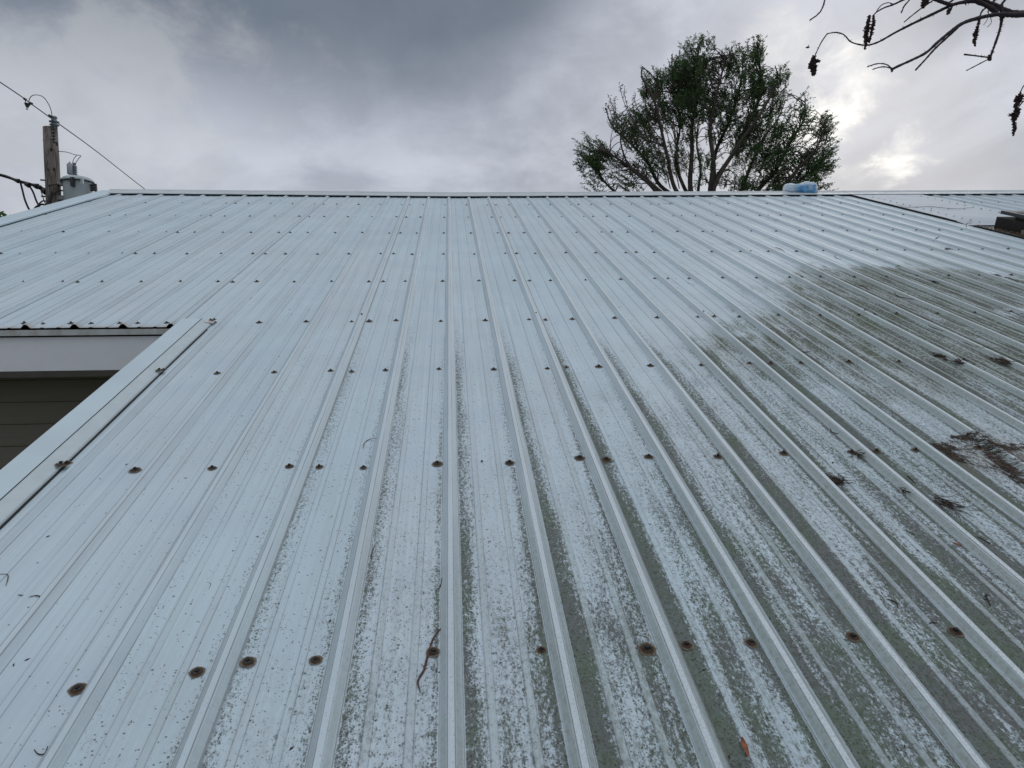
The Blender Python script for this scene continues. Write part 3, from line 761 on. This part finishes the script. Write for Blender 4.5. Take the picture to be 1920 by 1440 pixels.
b = MB(); b.tube([wl(PT(487, 520, -.16), pole), wl(PT(485, 660, -.16), pole)], .012, 6)
for yy in (540, 570, 600, 630): b.tube([wl(PT(462, yy, -.17), pole), wl(PT(500, yy, -.17), pole)], .012, 6)
b.tube([wl(PT(475, 655, -.17), pole), wl(PT(512, 660, -.1), pole), wl(PT(514, 685, -.1), pole)], .02, 6)
b.build('pole_top_bracket', IRON, pole)
for yy, x0, x1 in ((1040, 425, 530), (1140, 445, 535)):
    b = MB(); b.tube([wl(PT(x0, yy, -.02), pole), wl(PT(x0+15, yy+2, -.17), pole), wl(PT(x1-15, yy-4-(yy > 1100)*40, -.17), pole), wl(PT(x1, yy-5-(yy > 1100)*50, -.02), pole)], .012, 6); b.build('band', IRON, pole)
for x0, y0, x1, y1 in ((365, 995, 415, 1000), (372, 1142, 425, 1146), (390, 572, 400, 572), (388, 638, 400, 638), (530, 1090, 570, 1092)):
    b = MB(); b.tube([wl(PT(x0, y0, -.06), pole), wl(PT(x1, y1, -.06), pole)], .014, 6); b.build('bolt', IRON, pole)
for (X, Y, r_) in ((487, 900, .028), (432, 900, .018), (460, 720, .030)):
    b = MB(); b.lathe([(0, .01), (r_*.6, .012), (r_, 0)], 10, M=lambda p: wl(PT(X, Y, -.150), pole)+Vector((p.x, -p.z, p.y*1.2))); b.build('knot', NEED, pole)
b = MB(); b.tube([wl(PT(470, 1100, -.16), pole), wl(PT(440, 1190, -.16), pole), wl(PT(430, 1260, -.16), pole)], .03, 6); b.build('conduit', IRON, pole)

# transformer can
tr0 = PT(697, 1000)
tr = empty('transformer', (tr0.x, tr0.y, tr0.z-.80), 'grey cylindrical transformer can bolted to the utility pole', 'transformer')
tz = .80
b = MB(); b.lathe([(0, -.02), (.22, -.02), (.235, 0), (.235, tz-.02), (.24, tz), (0, tz)], 28); b.build('tank', TANKM, tr, True)
b = MB(); b.lathe([(.238, tz-.035), (.268, tz-.035), (.272, tz-.01), (.262, tz+.01), (.22, tz+.045), (.10, tz+.075), (0, tz+.08)], 28); b.build('lid', TANKM, tr, True)
b = MB(); b.lathe([(.270, tz-.04), (.277, tz-.04), (.277, tz-.022), (.270, tz-.022)], 28); b.build('lid_band', IRON, tr, True)
def trp(X, Y, dz=0): return PT(X, Y, dz) - tr.location
b = MB(); cc = trp(632, 935, -.02); b.lathe([(.045, -.02), (.050, 0), (.050, .16), (.030, .175), (.014, .20), (0, .215)], 12, M=lambda p: cc+p); b.build('arrester', mat('light_grey_arrester', (.33, .36, .40), .5), tr, True)
b = MB(); cc2 = trp(675, 955, .02); pr = [(.035, -.02)]
for k in range(5): pr += [(.028, .005+.035*k), (.046, .014+.035*k), (.046, .020+.035*k), (.028, .030+.035*k)]
pr += [(.02, .19), (.03, .2), (.03, .225), (0, .23)]
b.lathe(pr, 12, M=lambda p: cc2+p); b.build('bushing', PORC, tr, True)
b = MB(); cm = trp(650, 1015, -.27)
b.box(cm+Vector((-.03, -.01, -.07)), cm+Vector((.03, .05, .09))); b.tube([cm+Vector((0, -.02, .07)), cm+Vector((.01, -.03, 0)), cm+Vector((.02, -.02, -.08))], .014, 6); b.build('clamp', IRON, tr)
b = MB(); cm = trp(735, 1005, -.25); b.box(cm+Vector((-.02, 0, -.05)), cm+Vector((.02, .03, .04))); b.build('lifting_lug', TANKM, tr)
b = MB()
for k in range(3):
    cm = trp(846, 1045+22*k, -.05*k); b.tube([cm+Vector((-.06, 0, 0)), cm+Vector((.03, 0, .01)), cm+Vector((.04, 0, -.09))], [.025, .03, .018], 8)
b.build('low_voltage_terminal', IRON, tr)
for yy in (1030, 1160):
    b = MB(); p0, p1 = trp(528, yy, 0), trp(600, yy+8, .0); b.box((p0.x, min(p0.y, p1.y)-.05, p0.z-.035), (p1.x+.05, max(p0.y, p1.y)+.05, p0.z+.04)); b.build('mounting_bracket', GALV, tr)
b = MB(); b.tube([trp(528, 1185), trp(595, 1192)], .03, 6); b.build('bolt', IRON, tr)

def wire(name, pts, r, m_, label, cat='wire', grp=None, k=8):
    P = spline(pts, k); o0 = P[0].copy(); b = MB(); b.tube([p-o0 for p in P], r, 6); o = b.build(name, m_, smooth=True); o.location = o0; tag(o, label, cat, grp); return o
wire('power_line', [at(-420, -120, 9.5), at(0, 154, 11.7), at(60, 196, 12.4), PT(490, 462, -.1)], .009, WIREG, 'thin overhead line coming from the upper left corner down to the pole top')
wire('power_line', [PT(490, 462, -.1), at(180, 283, 16), at(268, 352, 20), at(420, 470, 30)], .010, WIREG, 'thin overhead line running from the pole top down behind the ridge')
jw = wire('jumper_wire', [PT(262, 310, -.8), PT(262, 275, -.8), PT(285, 240, -.8), PT(330, 230, -.7), PT(390, 250, -.5), PT(435, 310, -.3), PT(460, 370, -.2), PT(470, 430, -.12)], .007, WIREG, 'looped jumper wire arching above the overhead line at the pole top')
b = MB()
for (X, Y), (X2, Y2), r_ in (((215, 262), (235, 275), .020), ((268, 302), (290, 312), .022), ((440, 412), (460, 425), .02)): b.tube([PT(X, Y, -.8 if X < 400 else -.2)-jw.location, PT(X2, Y2, -.8 if X < 400 else -.2)-jw.location], r_, 8)
b.tube([PT(230, 278, -.8)-jw.location, PT(228, 300, -.8)-jw.location, PT(240, 315, -.8)-jw.location], .008, 6)
b.tube([PT(247, 308, -.8)-jw.location, PT(245, 340, -.8)-jw.location], [.05, .022], 8); b.tube([PT(262, 318, -.8)-jw.location, PT(235, 320, -.8)-jw.location], .02, 6)
lp = [PT(244+9*sin(a_*pi/4), 354+9*cos(a_*pi/4), -.8)-jw.location for a_ in range(9)]; b.tube(lp, .006, 5)
b.build('line_clamp', IRON, jw)
wire('jumper_wire', [PT(508, 737), PT(600, 745), PT(672, 768), PT(727, 778), PT(710, 800), PT(684, 838), PT(680, 850)], .006, WIREG, 'thin wire arching from the pole to the transformer bushing')
wire('jumper_wire', [PT(690, 775), PT(665, 805), PT(652, 850)], .006, WIREG, 'short bent wire dropping to the transformer arrester')
sv = wire('service_cable', [at(-300, 265, 10.5), at(-100, 306, 11.8), PT(0, 950), PT(160, 1003), PT(310, 1045), PT(415, 1085)], .028, WIREM, 'thick black service cable sagging from the left edge to the pole', 'cable')
b = MB()
for X, Y, r_ in ((150, 1000, .045), (245, 1038, .05), (320, 1048, .055), (345, 1058, .045), (400, 1095, .07)):
    b.tube([PT(X-18, Y-6, -.03)-sv.location, PT(X+18, Y+6, -.03)-sv.location], [r_*.6, r_], 8)
b.build('splice', WIREM, sv)
for pts, r_, lb in (([(185, 1020), (200, 1080), (230, 1190), (278, 1276), (330, 1235), (380, 1215), (420, 1230)], .018, 'outermost black drip loop hanging under the service cable'),
                    ([(270, 1055), (300, 1110), (330, 1190), (365, 1250)], .017, 'second black drip loop hanging under the service cable'),
                    ([(365, 1080), (380, 1130), (400, 1190), (422, 1235)], .009, 'thin black lead beside the foot of the pole'),
                    ([(340, 1255), (350, 1215), (385, 1185), (430, 1190)], .013, 'short black loop arching against the pole')):
    wire('drip_loop', [PT(x, y) for x, y in pts], r_, WIREM, lb, 'cable', 'black cable loops at the pole')

# ---------------------------------------------------------------- background tree
TD = 22.0
BARKT = mat('tree_bark', (.060, .048, .038), .9, scale=6, col2=(.03, .024, .02))
def foliage_mat(name, a, b_, warm):
    m_ = bpy.data.materials.new(name); m_.use_nodes = True; t = NT(m_.node_tree); s_ = t.N['Principled BSDF']
    o = t.n('ShaderNodeTexCoord').outputs['Object']
    c = t.mix(t.ss(t.noise(o, 1.3, 4, .6), .35, .65), a, b_)
    c = t.mix(t.ss(t.noise(t.vm('ADD', o, (5, 5, 5)), 2.3, 5, .7), .60, .74, 0, .7), c, warm)
    t.put(s_.inputs['Base Color'], c); s_.inputs['Roughness'].default_value = .6
    s_.inputs['Specular IOR Level'].default_value = .25
    tl = t.n('ShaderNodeBsdfTranslucent'); t.put(tl.inputs[0], c); mx = t.n('ShaderNodeMixShader'); mx.inputs[0].default_value = .35
    t.L.new(s_.outputs[0], mx.inputs[1]); t.L.new(tl.outputs[0], mx.inputs[2]); t.L.new(mx.outputs[0], t.N['Material Output'].inputs[0])
    return m_
LEAFM = foliage_mat('dark_feathery_foliage', (.05, .115, .036), (.09, .165, .055), (.12, .085, .045))
def z3(X, Y): return (1060+X/3.555, 50+Y/3.555)
def T3(X, Y, d=0): return at(*z3(X, Y), TD+d)
tb = T3(960, 1500); tb.z = 0
tree = empty('cypress_tree', tb, 'tall dark feathery tree with many fanning limbs rising behind the ridge', 'tree')
rt = random.Random(21)
fork = T3(960, 1400)
b = MB(); b.tube([wl(p, tree) for p in spline([tb, tb+(fork-tb)*.5+Vector((.15, 0, 0)), fork], 6)], [.34-.010*k for k in range(13)], 12); b.build('trunk', BARKT, tree, True)
LIMBS = [
 ([(960,1400),(800,1250),(620,1090),(480,970),(340,870),(230,820)], .10, -.5),
 ([(960,1400),(560,1250),(330,1100),(220,980),(160,900)], .07, .4),
 ([(960,1400),(820,1200),(640,1060),(540,900),(440,780),(340,690),(300,620),(265,545)], .08, .8),
 ([(960,1400),(850,1220),(730,1080),(690,880),(640,680),(600,520),(520,340),(505,265)], .085, -.9),
 ([(960,1400),(900,1220),(790,1080),(740,880),(760,640),(720,420),(710,280),(713,185)], .08, .9),
 ([(960,1400),(880,1200),(840,1070),(838,850),(850,650),(880,450),(880,280),(890,110)], .11, 0),
 ([(960,1400),(965,1200),(965,1080),(985,900),(960,700),(1000,500),(1040,330),(1060,190)], .12, -.4),
 ([(960,1400),(965,1200),(985,1050),(1000,850),(1090,640),(1150,460),(1180,300),(1180,160)], .10, .6),
 ([(960,1400),(970,1200),(985,1060),(1110,850),(1190,680),(1300,460),(1300,300),(1275,110)], .11, 0),
 ([(960,1400),(980,1200),(1000,1050),(1150,790),(1260,640),(1370,470),(1420,340),(1400,260)], .08, -1.0),
 ([(960,1400),(1080,1220),(1170,1090),(1250,900),(1330,740),(1420,620),(1460,500)], .08, 1.0),
 ([(960,1400),(1150,1250),(1290,1080),(1400,960),(1500,760),(1580,620),(1600,480)], .085, .2),
 ([(960,1400),(1250,1220),(1430,1080),(1560,930),(1680,800),(1740,640)], .09, -.4),
 ([(960,1400),(1300,1260),(1500,1080),(1640,980),(1760,880)], .06, .7),
 ([(960,1400),(900,1250),(880,1100),(910,950),(880,780),(900,600),(960,420)], .07, 1.2),
 ([(960,1400),(700,1200),(560,1050),(420,930),(360,760),(400,640)], .06, -1.1)]
limbpts = []
for pts, r_, dd in LIMBS:
    n_ = len(pts); P = spline([T3(x+rt.uniform(-8, 8), y, dd*(i/(n_-1))*1.6) for i, (x, y) in enumerate(pts)], 6)
    b = MB(); m2 = len(P); b.tube([wl(p, tree) for p in P], [r_*(1-.90*(i/(m2-1))**.8)+.006 for i in range(m2)], 7); b.build('limb', BARKT, tree, True)
    limbpts += P[8:]
LOBES = [(900,170,110,80,1),(880,110,30,40,.8),(780,260,80,100,1),(860,330,130,130,1.1),(1050,230,70,70,.9),(1180,240,100,100,1.1),(1280,170,45,90,1),(1180,380,110,120,.9),(1390,320,90,70,.8),(1440,400,60,90,.7),(1340,490,100,100,.8),(600,390,90,80,.7),(720,440,120,130,1.1),(870,520,140,120,1.0),(560,540,100,100,.7),(420,640,100,80,.9),(500,740,110,100,.7),(190,820,85,85,1),(280,890,110,60,.9),(170,930,70,70,.45),(220,1060,80,40,.35),(430,1010,130,80,.45),(640,640,120,110,.6),(760,740,110,110,.5),(1000,540,100,110,.6),(1060,740,110,100,.35),(1180,660,110,100,.7),(1320,680,120,100,.8),(1440,790,90,120,1),(1230,860,110,90,.9),(1400,920,130,90,.8),(1590,540,45,90,.6),(1480,600,60,60,.3),(1600,690,80,80,.35),(1720,660,60,70,.7),(1740,790,60,90,.6),(1640,940,95,90,1.2),(1580,1060,120,50,1),(1740,900,50,80,.5),(1130,1020,100,70,.7),(900,960,130,100,.25),(1290,1060,110,50,.7),(700,900,120,110,.35),(560,880,110,80,.35),(1560,870,70,70,.5),(1450,1070,90,40,.6),(1740,1075,25,35,1),(1845,1095,12,10,.8),(1330,380,70,80,.6),(1100,480,70,80,.5)]
fol = MB(); tw = MB(); q = random.Random(5); sc_ = TD/F/3.555
ux, uy, uz = CAMR @ Vector((1, 0, 0)), CAMR @ Vector((0, 1, 0)), Vector((0, 0, 1))
twn = 0
for (X, Y, rx, ry, den) in LOBES:
    nsp = int(rx*ry*den/(58 if den < .9 else 74)*(1.25 if Y > 850 else 1))
    for _ in range(max(nsp, 5)):
        a = q.uniform(0, 2*pi); rr = q.random()**.5*1.12; px, py = X+rx*rr*cos(a), Y+ry*rr*sin(a)
        dd = q.uniform(-1, 1)*sqrt(max(0, 1-rr*rr*.7))*rx*sc_*1.3
        c0 = T3(px, py, dd)
        if mnoise.noise(c0*1.25) < -.27 or mnoise.noise(c0*2.6+Vector((9, 9, 9))) < -.34: continue
        L = q.uniform(.24, .50)
        out_ = (c0-fork).normalized()
        d0 = (out_*1.1 + Vector((q.uniform(-1, 1)*.6, q.uniform(-1, 1)*.6, q.uniform(-.1, .9)*.8))).normalized()
        pts = []; cur = c0-d0*L*.4; d = d0.copy()
        for j in range(5):
            pts.append(cur.copy()); cur = cur + d*L/4; d = (d + Vector((0, 0, -.14))).normalized()
        tw.tube([wl(p, tree) for p in pts], [.008, .006, .005, .004, .002], 3, caps=False)
        for j in range(27):
            t_ = q.random(); i0 = min(3, int(t_*4)); p = pts[i0].lerp(pts[i0+1], t_*4-i0)
            ld = (d0*.7 + Vector((q.gauss(0, 1), q.gauss(0, 1), q.gauss(-.25, .8)))).normalized(); l_ = q.uniform(.04, .10); s_ = ld.cross(Vector((q.gauss(0, 1), q.gauss(0, 1), q.gauss(0, 1)))).normalized()*l_*.15
            p = wl(p, tree); fol.poly([p, p+ld*l_*.5-s_, p+ld*l_, p+ld*l_*.5+s_])
        if q.random() < .45:
            near = min(q.sample(limbpts, 60), key=lambda p: (p-c0).length + (3 if p.z > c0.z+.3 else 0))
            if (near-c0).length < 2.2:
                mid = (near+c0)/2 + Vector((0, 0, .10)); tw.tube([wl(p, tree) for p in spline([near, mid, pts[0]], 3)], [.016, .014, .012, .010, .009, .008, .006], 4, caps=False)
cr = fol.build('crown', LEAFM, tree); cr['kind'] = 'stuff'
o = tw.build('twig', BARKT, tree); o['kind'] = 'stuff'
# bare leafy shoots standing out of the left of the crown
SHM = mat('reddish_shoot_leaves', (.10, .055, .04), .8)
for k, pts in enumerate([[(620,900),(560,640),(520,430),(505,260)],[(740,760),(700,480),(710,300),(714,185)],[(560,780),(450,640),(380,470),(362,385)],[(540,760),(440,600),(400,480),(394,410)],[(480,800),(350,650),(318,540),(292,465)],[(440,820),(310,650),(280,580),(264,540)],[(450,800),(330,640),(300,570),(284,520)],[(560,760),(470,600),(450,520),(458,455)],[(520,780),(360,620),(330,520),(328,480)],
        [(760,1080),(700,800),(640,560),(610,430)],[(700,1080),(640,860),(560,640)],[(780,1070),(720,700),(690,480),(700,380)]]):
    P = spline([T3(x, y, -1.5) for x, y in pts], 6); b = MB(); n_ = len(P); b.tube([wl(p, tree) for p in P], [.016*(1-.75*i/(n_-1)) for i in range(n_)], 5)
    for i in range(n_//3, n_):
        for _ in range(5 if i > n_-6 else 2):
            p = wl(P[i], tree)+Vector((q.gauss(0, .02), q.gauss(0, .02), q.gauss(0, .05))); ld = Vector((q.gauss(0, 1), q.gauss(0, 1), q.gauss(.3, .8))).normalized()*q.uniform(.03, .08); s_ = ld.cross(Vector((q.gauss(0, 1), 1, q.gauss(0, 1)))).normalized()*.014; b.poly([p, p+ld*.5-s_, p+ld, p+ld*.5+s_], 1)
    b.build('shoot', [BARKT, SHM], tree)
# small far treetop at the left edge, seen over the rake
def small_tree(px, py, dist, h, rad, label):
    top_ = at(px, py, dist); o0 = empty('distant_tree', (top_.x, top_.y, 0), label, 'tree')
    b = MB(); b.tube([(0, 0, 0), (0, .02, top_.z*.6), (.05, 0, top_.z-.3)], [.16, .1, .03], 8); b.build('trunk', BARKT, o0)
    f_ = MB()
    for _ in range(2600):
        v_ = Vector((q.gauss(0, 1), q.gauss(0, 1), q.gauss(0, 1))).normalized()*q.random()**.4; p = Vector((v_.x*rad, v_.y*rad, top_.z-h+v_.z*h))
        ld = Vector((q.gauss(0, 1), q.gauss(0, 1), q.gauss(0, .7))).normalized()*q.uniform(.1, .22); s_ = ld.cross(Vector((q.gauss(0, 1), 1, q.gauss(0, 1)))).normalized()*.05
        f_.poly([p, p+ld*.5-s_, p+ld, p+ld*.5+s_])
    x = f_.build('crown', LEAFM, o0); x['kind'] = 'stuff'
small_tree(-12, 392, 19, 1.3, .75, 'dark treetop just showing at the left edge above the roof corner')

# ---------------------------------------------------------------- bare conifer overhead, right; its limb reaches into the frame
ND = 3.0
NB = mat('near_branch_bark', (.020, .017, .026), .8, scale=40, col2=(.045, .028, .028), bump=.001)
CAT = mat('brown_catkins', (.05, .024, .022), .85, scale=60, col2=(.02, .012, .014))
def z4(X, Y, d=0): return at(1480+X/4.364, Y/4.364, ND+d)
tbn = Vector((4.8, -2.6, 0))
nt_ = empty('bare_conifer', tbn, 'nearly bare conifer whose drooping branch tips hang in at the upper right', 'tree')
b = MB(); b.tube([wl(p, nt_) for p in spline([tbn, tbn+Vector((.1, .05, 3)), tbn+Vector((.0, .1, 6.5)), tbn+Vector((.1, .1, 9))], 5)], [.20-.009*k for k in range(16)], 12); b.build('trunk', BARKT, nt_, True)
j1 = z4(1980, 112); pxr = 1/4.364*ND/F
def NTw(pts, r0, r1, name='twig', dep=0.0, rough=0, first=None, seed=0):
    q_ = random.Random(seed+len(pts)*7+int(pts[0][0])); P = [z4(x, y, dep*(i/(len(pts)-1))) for i, (x, y) in enumerate(pts)]
    if first: P = first+P
    P = spline(P, 7); n_ = len(P); b = MB()
    b.tube([wl(p, nt_) for p in P], [(r1+(r0-r1)*(1-i/(n_-1))**(2.4 if r0 > 11 else 1))*pxr*(.84 if r0 > 11 else .95)*q_.uniform(1.0, 1.35) for i in range(n_)], 8)
    for _ in range(rough):
        i = q_.randrange(1, n_); p = P[i]; d = Vector((q_.gauss(0, 1), q_.gauss(0, .5), q_.gauss(0, 1))).normalized(); rr = (r0+(r1-r0)*i/(n_-1))*pxr
        b.tube([wl(p, nt_), wl(p+d*(rr*1.2+pxr*8), nt_)], [pxr*3.2, pxr*1.2], 4)
    return b.build(name, NB, nt_, True)
far = [tbn+Vector((.0, .1, 5.9)), z4(4600, -100, -.6), z4(3300, -20), z4(2600, 95)]
NTw([(1980,112),(1920,112),(1790,95),(1680,45),(1590,15),(1480,-12),(1350,-60)], 42, 20, 'limb', .1, 8, far)
NTw([(1940,118),(1830,122),(1700,118),(1560,145),(1430,185),(1330,250),(1220,340),(1120,430),(1000,492),(900,537),(842,566)], 24, 10, 'limb', -.1, 3)
NTw([(1560,5),(1440,15),(1330,42),(1180,112),(1000,198),(860,270),(740,338),(650,368),(570,364),(500,340),(460,296),(430,276),(380,265),(310,275)], 18, 5, 'limb', .1, 26)
NTw([(310,275),(265,340),(235,400),(208,460)], 4.5, 3.5, rough=3)
NTw([(842,566),(800,530),(740,520),(690,528),(635,548)], 4.5, 4, rough=10, dep=.05)
NTw([(840,562),(790,548),(740,550),(682,568)], 4.5, 4, rough=8)
NTw([(1400,203),(1320,280),(1200,390),(1110,490),(1032,574)], 9, 6, rough=3)
NTw([(1010,-30),(930,0),(850,38),(780,62),(720,95),(680,132)], 8, 4, rough=3)
NTw([(850,36),(810,22),(760,38),(725,75),(705,110)], 3.5, 3, rough=6)
NTw([(300,-30),(290,0),(272,60),(240,112),(168,165)], 6, 5, rough=14)
NTw([(1000,-30),(978,5),(940,50),(916,106)], 5, 5, rough=8)
NTw([(1220,-30),(1165,10),(1080,68),(1010,122),(938,182)], 6, 4, rough=3)
NTw([(1660,30),(1600,70),(1572,100),(1560,135)], 6, 5, rough=6)
NTw([(1735,40),(1738,150),(1720,250),(1680,370),(1642,475)], 15, 9, rough=40)
NTw([(1640,472),(1600,466),(1540,458),(1430,445)], 4.5, 5.5, rough=16)
NTw([(1640,478),(1560,520),(1450,577)], 4, 4, rough=2)
NTw([(1990,640),(1920,700),(1888,760)], 4.5, 4, rough=2); NTw([(1990,760),(1920,825),(1868,885)], 4.5, 4, rough=2)
NTw([(1630,60),(1628,120),(1620,160),(1590,205)], 2.5, 2); NTw([(1620,90),(1648,150),(1650,190),(1620,222)], 2.5, 2)
NTw([(1330,50),(1320,80),(1300,110)], 6, 9, rough=8)
NTw([(1480,-20),(1560,20),(1640,60),(1700,108)], 16, 20, 'limb', rough=6)
NTw([(1180,-10),(1260,20),(1340,45)], 15, 14, 'limb')
NTw([(1560,-20),(1640,20),(1720,55),(1740,110)], 10, 8, rough=10); NTw([(1700,-20),(1660,30),(1690,80),(1745,60)], 8, 6, rough=10); NTw([(1780,-20),(1740,30),(1700,70)], 12, 8, rough=8)
NTw([(1460,-20),(1450,10),(1442,40)], 5, 4, rough=5); NTw([(1380,-30),(1340,0),(1300,25)], 7, 6, rough=6); NTw([(1640,-20),(1610,30),(1560,40),(1520,20)], 7, 5, rough=8)
def catkin(pts, wid, dens, seed):
    q_ = random.Random(seed); P = spline([z4(x, y) for x, y in pts], 8); n_ = len(P); b = MB()
    b.tube([wl(p, nt_) for p in P], 3*pxr, 5)
    for i in range(n_):
        wf = 1.6*wid*sin(pi*min(.93, max(.12, i/(n_-1))))**.5
        for _ in range(dens):
            d = Vector((q_.gauss(0, 1), q_.gauss(0, 1), q_.gauss(-.5, .7))).normalized(); l_ = wf*pxr*q_.uniform(.5, 1.15)
            p = wl(P[i]+Vector((0, 0, q_.uniform(-1, 1)*6*pxr)), nt_); b.tube([p, p+d*l_*.6, p+d*l_], [5.0*pxr, 5.6*pxr, 1.8*pxr], 5)
    return b.build('catkin', CAT, nt_, True)
catkin([(200,462),(185,510),(165,555)], 20, 7, 1); catkin([(206,462),(208,530),(200,590),(192,612)], 17, 7, 2); catkin([(195,470),(190,540),(200,600)], 24, 8, 3); catkin([(215,490),(235,498),(245,500)], 12, 3, 4)
catkin([(655,135),(642,190),(630,260),(632,330),(615,398)], 19, 9, 5); catkin([(690,130),(688,190),(672,260),(655,340)], 15, 7, 6)
catkin([(1560,130),(1545,200),(1525,270),(1515,330),(1520,372)], 15, 8, 7)
catkin([(1885,770),(1880,810),(1850,870)], 24, 8, 8); catkin([(1868,885),(1845,930),(1835,985)], 28, 9, 9); catkin([(1835,985),(1842,1040),(1832,1102)], 14, 8, 10); catkin([(1868,880),(1872,930)], 16, 5, 11); catkin([(1860,790),(1838,830)], 10, 4, 15)
catkin([(1105,-10),(1100,20),(1095,60)], 17, 9, 12); catkin([(1135,-10),(1120,30)], 15, 7, 13); catkin([(1310,70),(1295,112)], 14, 6, 14); catkin([(1740,110),(1735,150)], 18, 7, 16); catkin([(1635,455),(1642,490)], 13, 8, 17); catkin([(836,560),(842,580)], 10, 5, 18)
# hanging twigs that carry the lone tips at the top of the frame, outside the picture
NTw([(300,-30),(420,-160),(800,-260),(1350,-60)], 6, 14, 'limb'); NTw([(1010,-30),(1150,-90),(1350,-60)], 8, 12); NTw([(1000,-30),(1080,-80),(1150,-90)], 5, 6); NTw([(1990,640),(2200,400),(2100,180),(1980,112)], 5, 12, 'limb'); NTw([(1990,760),(2100,600),(2200,400)], 5, 8)

# a bird far off under the bright cloud
bp = at(1514, 89, 30); b = MB()
b.lathe([(0, -.09), (.03, -.05), (.038, 0), (.028, .05), (.012, .09), (0, .12)], 8, M=lambda p: Vector((p.z, p.x, p.y)))
brd = b.build('bird', CAT, smooth=True); brd.location = bp
b = MB(); b.poly([(-.02, 0, .01), (.04, 0, .01), (.02, .13, .05), (-.04, .15, .03)]); b.poly([(-.02, 0, .01), (.04, 0, .01), (.02, -.13, .05), (-.04, -.15, .03)]); b.build('wings', CAT, brd)
tag(brd, 'tiny dark bird in the bright cloud above the tree', 'bird')
